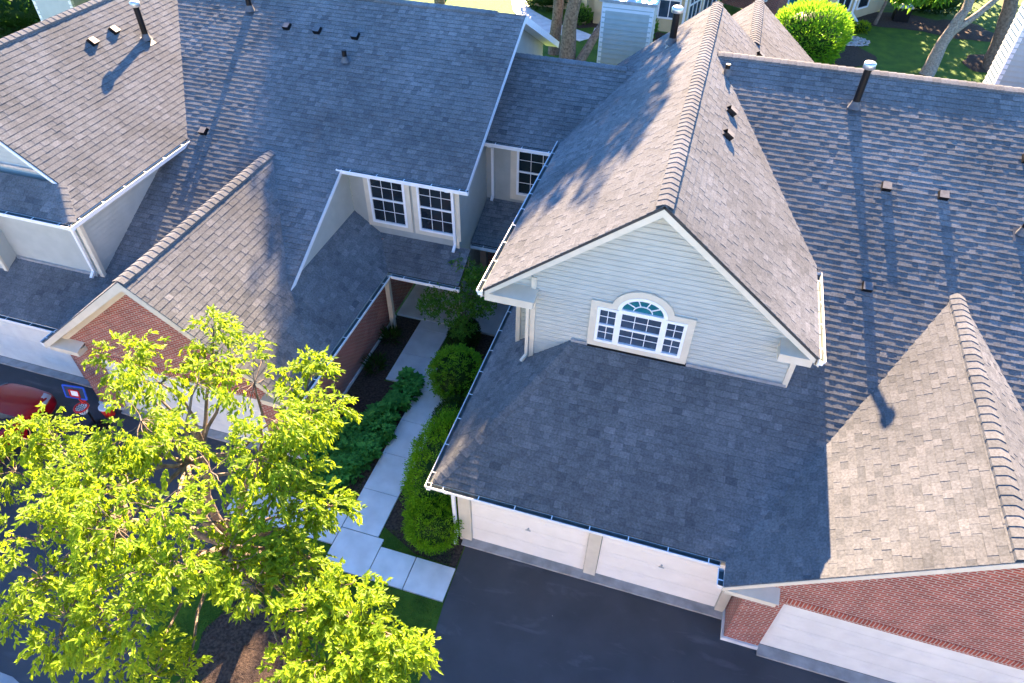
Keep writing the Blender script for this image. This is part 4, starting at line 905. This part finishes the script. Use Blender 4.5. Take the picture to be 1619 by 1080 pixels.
house_box(H2, W2[:3], 0, 5, 'brick'); house_box(H2, W2[2:], 0, 5, 'tan')
wall_window(H2, W2[1], W2[2], .2, .8, .7, 3.4, (-.13,-.99), 3, 'glass_teal'); wall_window(H2, W2[2], W2[3], .3, .85, .7, 2.6, (.66,-.75), 2); wall_window(H2, W2[3], W2[4], .12, .42, .6, 2.4, (.78,-.62), 1)
wall_window(H2, W2[0], W2[1], .2, .8, .8, 3.4, (-.45,-.89), 3, 'glass_teal')
downspout(H2, [(11.05,42.4,4.8), (11.05,42.4,.5), (11.5,41.6,.15)], .13)
mb = MB(); mb.prism([(2.6,42.8,5.0), (9.6,40.8,5.0), (14,46,5.0), (10,54,7.5), (4,54,7.5)], (0,0,.15)); mb.build('roof', 'felt', H2)
mb = MB(); mb.box((13.75,43.3,0), (14.65,44.2,.85)); AC = thing('air_conditioner', (14.2,43.8,0), 'dark boxy air conditioner beside the far brick house', 'air conditioner'); mb.build('casing', 'dark', AC); mb = MB(); mb.box((13.7,43.25,.85), (14.7,44.25,.93)); mb.build('lid', 'galv', AC)

H3 = thing('unseen_bounce_row', (5,-28,0), 'unseen townhouse row added across the street to bounce sun onto the fronts', 'house')  # out of view; added to bounce sunlight onto the shaded fronts
house_box(H3, [(-30,-25), (40,-25), (40,-36), (-30,-36), (-30,-25)], 0, 5.6, 'facing')
mb = MB(); mb.prism([(-30.5,-24.6,5.5), (40.5,-24.6,5.5), (40.5,-30.5,8.5), (-30.5,-30.5,8.5)], (0,0,.12)); mb.prism([(-30.5,-30.5,8.5), (40.5,-30.5,8.5), (40.5,-36.4,5.5), (-30.5,-36.4,5.5)], (0,0,.12)); mb.build('roof', 'felt', H3)
for k in range(8):
    x = -27+8.5*k
    mb = MB(); mb.box((x,-25,0), (x+4.9,-24.93,2.2)); mb.build('garage_door', 'door', H3)
    wall_window(H3, (x+5.6,-24.98), (x+7.2,-24.98), 0, 1, 3.2, 4.8, (0,1), 2); wall_window(H3, (x+1.2,-24.98), (x+3.4,-24.98), 0, 1, 3.2, 4.8, (0,1), 3)
# ================================================================== CAR
CA = thing('parked_car', (-13.08,-1.7,0), 'shiny red car parked before the left garage at the frame edge', 'car')
def car():
    mb = MB(); cx = -13.08; rows = []
    # stations along length: y, half width, z of sill, shoulder, top centre
    st = [(.52,.50,.30,.46,.52), (.47,.70,.22,.60,.68), (.32,.82,.20,.72,.80), (.05,.89,.20,.80,.90), (-.35,.91,.20,.86,.98), (-.80,.91,.22,.90,1.03), (-1.5,.91,.22,.93,1.05), (-2.6,.91,.22,.93,1.05), (-3.4,.90,.24,.92,1.02), (-3.8,.84,.28,.85,.95), (-3.98,.7,.34,.7,.8)]
    for y, w, zb, zs, zt in st:
        half = [(w*.86,zb), (w,zb+.12), (w*1.0,(zb+zs)/2+.04), (w*.985,zs-.04), (w*.9,zs+(zt-zs)*.45), (w*.6,zt-.02), (w*.28,zt), (0,zt+.006)]
        rows.append([(cx+a,y,b) for a, b in half]+[(cx-a,y,b) for a, b in half[-2::-1]])
    mb.grid(rows, 0); mb.face(rows[0]); mb.face(rows[-1][::-1])
    o = mb.build('body', 'car', CA); s = o.modifiers.new('sub', 'SUBSURF'); s.levels = s.render_levels = 2
    cab = MB(); rows = []
    for y, w, z in ((-.72,.80,1.0), (-1.05,.74,1.24), (-1.45,.66,1.45), (-2.0,.64,1.52), (-2.7,.64,1.50), (-3.2,.7,1.3), (-3.55,.78,1.0)):
        rows.append([(cx+w*1.08,y,.95), (cx+w*1.02,y,(z+.95)/2), (cx+w*.8,y,z-.02), (cx,y,z+.03), (cx-w*.8,y,z-.02), (cx-w*1.02,y,(z+.95)/2), (cx-w*1.08,y,.95)])
    cab.grid(rows, 0); c = cab.build('windshield', 'glass', CA); s = c.modifiers.new('sub', 'SUBSURF'); s.levels = s.render_levels = 2
    rf = MB(); rows = []
    for y, w, z in ((-1.4,.62,1.47), (-2.0,.62,1.55), (-2.7,.62,1.53), (-3.1,.62,1.4)): rows.append([(cx+w*.85,y,z-.03), (cx+w*.4,y,z+.015), (cx,y,z+.02), (cx-w*.4,y,z+.015), (cx-w*.85,y,z-.03)])
    rf.grid(rows, 0); rf.build('roof', 'car', CA)
    for sx in (-1, 1):
        for y in (-.42,-3.05):
            t = MB(); x = cx+sx*.80
            t.tube([(x-.1*sx,y,.32), (x+.08*sx,y,.32), (x+.11*sx,y,.32)], [.32,.32,.28], 28); wh = t.build('wheel', 'rubber', CA)
            r = MB(); r.tube([(x+.112*sx,y,.32), (x+.125*sx,y,.32)], [.2,.19], 24)
            for k in range(7): a = k*.8976; r.beam((x+.128*sx,y,.32), (x+.128*sx,y+math.cos(a)*.2,.32+math.sin(a)*.2), .04, .02, (1,0,0))
            r.build('rim', 'chrome', wh)
            ar = MB(); prev = None
            for k in range(19):
                a = math.pi*k/18; q = V((cx+sx*.918,y+math.cos(a)*.385,.32+math.sin(a)*.385)); q2 = V((cx+sx*.905,y+math.cos(a)*.31,.32+math.sin(a)*.31))
                if prev: ar.face([prev[0], q, q2, prev[1]])
                prev = (q, q2)
            ar.build('wheel_arch', 'dark', CA)
        h = MB(); rows = []
        for k in range(6):
            f = k/5; y = .36-.42*f; xw = .735+.155*f**.7
            rows.append([V((cx+sx*(xw+.012),y,.60+.09*f)), V((cx+sx*(xw+.018),y+.01,.68+.07*f)), V((cx+sx*(xw-.05),y-.03,.765+.06*f)), V((cx+sx*(xw-.12),y-.05,.795+.055*f))])
        h.grid(rows, 0); hl = h.build('headlight', 'lamp', CA)
        am = MB(); am.grid([[p+V((sx*.008,.004,-.012)) for p in (r[0], r[0].lerp(r[1],.35))] for r in rows[2:]], 0); am.build('indicator', 'amber', hl)
        mi = MB(); rows = [[V((cx+sx*(.95+.1*math.cos(t)*q), -1.0+.05*q*math.sin(t)+u*.1, 1.0+.07*math.sin(t)*q)) for t in [k*.785 for k in range(8)]] for u, q in ((-.5,.4), (-.3,1), (.3,.9), (.5,.3))]
        mi.grid(rows, 0, True); mi.build('mirror', 'car', CA)
car()
# ================================================================== TOY HOOP AND BUCKET
HO = thing('toy_basketball_hoop', (-10.9,.15,0), 'toy basketball hoop with blue-framed backboard and red rim by the brick pier', 'toy hoop')
mb = MB(); mb.tube([(-10.9,.15,0), (-10.9,.15,.1), (-10.9,.15,.16)], [.3,.27,.1], 20); mb.build('base', 'dark', HO)
mb = MB(); mb.tube([(-10.9,.15,.1), (-10.93,.2,1.25)], .03, 10); mb.build('pole', 'dark', HO)
bx, byy, bz = -10.93, .16, 1.30
def hq(u, w, d=0): return V((bx+u, byy+.12*u-d+.2*(w-.2), bz+w))
mb = MB()
for a, b in (((-.30,0),(.30,0)), ((-.30,.38),(.30,.38)), ((-.30,0),(-.30,.38)), ((.30,0),(.30,.38))): mb.beam(hq(*a), hq(*b), .035, .03, (0,1,0))
bb = mb.build('backboard', 'blue', HO)
mb = MB(); mb.face([hq(-.28,.02), hq(.28,.02), hq(.28,.36), hq(-.28,.36)]); mb.build('panel', 'glass_blue', bb)
mb = MB()
for a, b in (((-.13,.06),(.13,.06)), ((-.13,.27),(.13,.27)), ((-.13,.06),(-.13,.27)), ((.13,.06),(.13,.27))): mb.beam(hq(*a,.02), hq(*b,.02), .045, .015, (0,1,0))
mb.build('target_square', 'red', bb)
mb = MB(); mb.face([hq(-.11,.08,.014), hq(.11,.08,.014), hq(.11,.25,.014), hq(-.11,.25,.014)]); mb.build('square_panel', 'white', bb)
mb = MB(); rc = hq(.12,.0)+V((.06,-.15,-.16)); mb.tube([rc+V((math.cos(k*.3142)*.17, math.sin(k*.3142)*.17, 0)) for k in range(21)], .026, 8); mb.beam(rc+V((-.02,.16,0)), hq(.1,.02), .1, .04); mb.build('rim', 'red', HO)
mb = MB()
for k in range(14):
    a = k*.4488
    for s_ in (.45,-.45): mb.tube([rc+V((math.cos(a)*.15, math.sin(a)*.15,-.01)), rc+V((math.cos(a+s_)*.12, math.sin(a+s_)*.12,-.1)), rc+V((math.cos(a+2*s_)*.09, math.sin(a+2*s_)*.09,-.2))], .008, 4)
mb.build('net', 'white', HO)
BU = thing('bucket', (-10.95,.68,0), 'red bucket with white round lid next to the brick pier', 'bucket')
mb = MB(); mb.tube([(-10.95,.68,0), (-10.95,.68,.33)], [.14,.17], 22); mb.build('body', 'red', BU)
mb = MB(); mb.tube([(-10.95,.68,.33), (-10.95,.68,.335), (-10.95,.68,.36), (-10.95,.68,.37)], [.17,.185,.185,.16], 22); mb.build('lid', 'white', BU)

# ================================================================== LIGHT, SKY, CAMERA
EL, AZ = math.radians(29.2), math.radians(-10)
sc.world = bpy.data.worlds.new('World'); sc.world.use_nodes = True
nt = sc.world.node_tree; bg = nt.nodes['Background']
sky = nt.nodes.new('ShaderNodeTexSky'); sky.sky_type = 'NISHITA'; sky.sun_disc = False; sky.sun_elevation = EL; sky.sun_rotation = AZ
sky.air_density = .95; sky.dust_density = 0; sky.ozone_density = 10
nt.links.new(sky.outputs[0], bg.inputs['Color']); bg.inputs['Strength'].default_value = .054
sd = V((math.sin(AZ)*math.cos(EL), math.cos(AZ)*math.cos(EL), math.sin(EL)))
ld = bpy.data.lights.new('sun', 'SUN'); ld.energy = 5.0; ld.angle = math.radians(.53); ld.color = (1, .71, .45)
lo = bpy.data.objects.new('sun', ld); col.objects.link(lo); lo.rotation_euler = sd.to_track_quat('Z', 'Y').to_euler(); lo.location = sd*80
cam = bpy.data.cameras.new('camera'); co = bpy.data.objects.new('camera', cam); col.objects.link(co)
def camrot(pi, ya, ro):
    fw = V((math.sin(ya)*math.cos(pi), math.cos(ya)*math.cos(pi), -math.sin(pi))); r = V((math.cos(ya), -math.sin(ya), 0)); u = r.cross(fw)
    r2 = r*math.cos(ro)+u*math.sin(ro); u2 = -r*math.sin(ro)+u*math.cos(ro)
    return Matrix((r2, u2, -fw)).transposed()
co.matrix_world = Matrix.Translation((3.472,-8.135,15)) @ camrot(.759075813,-.282732714,.0186111039).to_4x4()
cam.sensor_width = 36; cam.lens = 1077.6/1619*36; cam.clip_end = 2000
sc.camera = co
sc.view_settings.view_transform = 'Standard'; sc.view_settings.look = 'None'; sc.view_settings.exposure = 3.68; sc.view_settings.gamma = 1
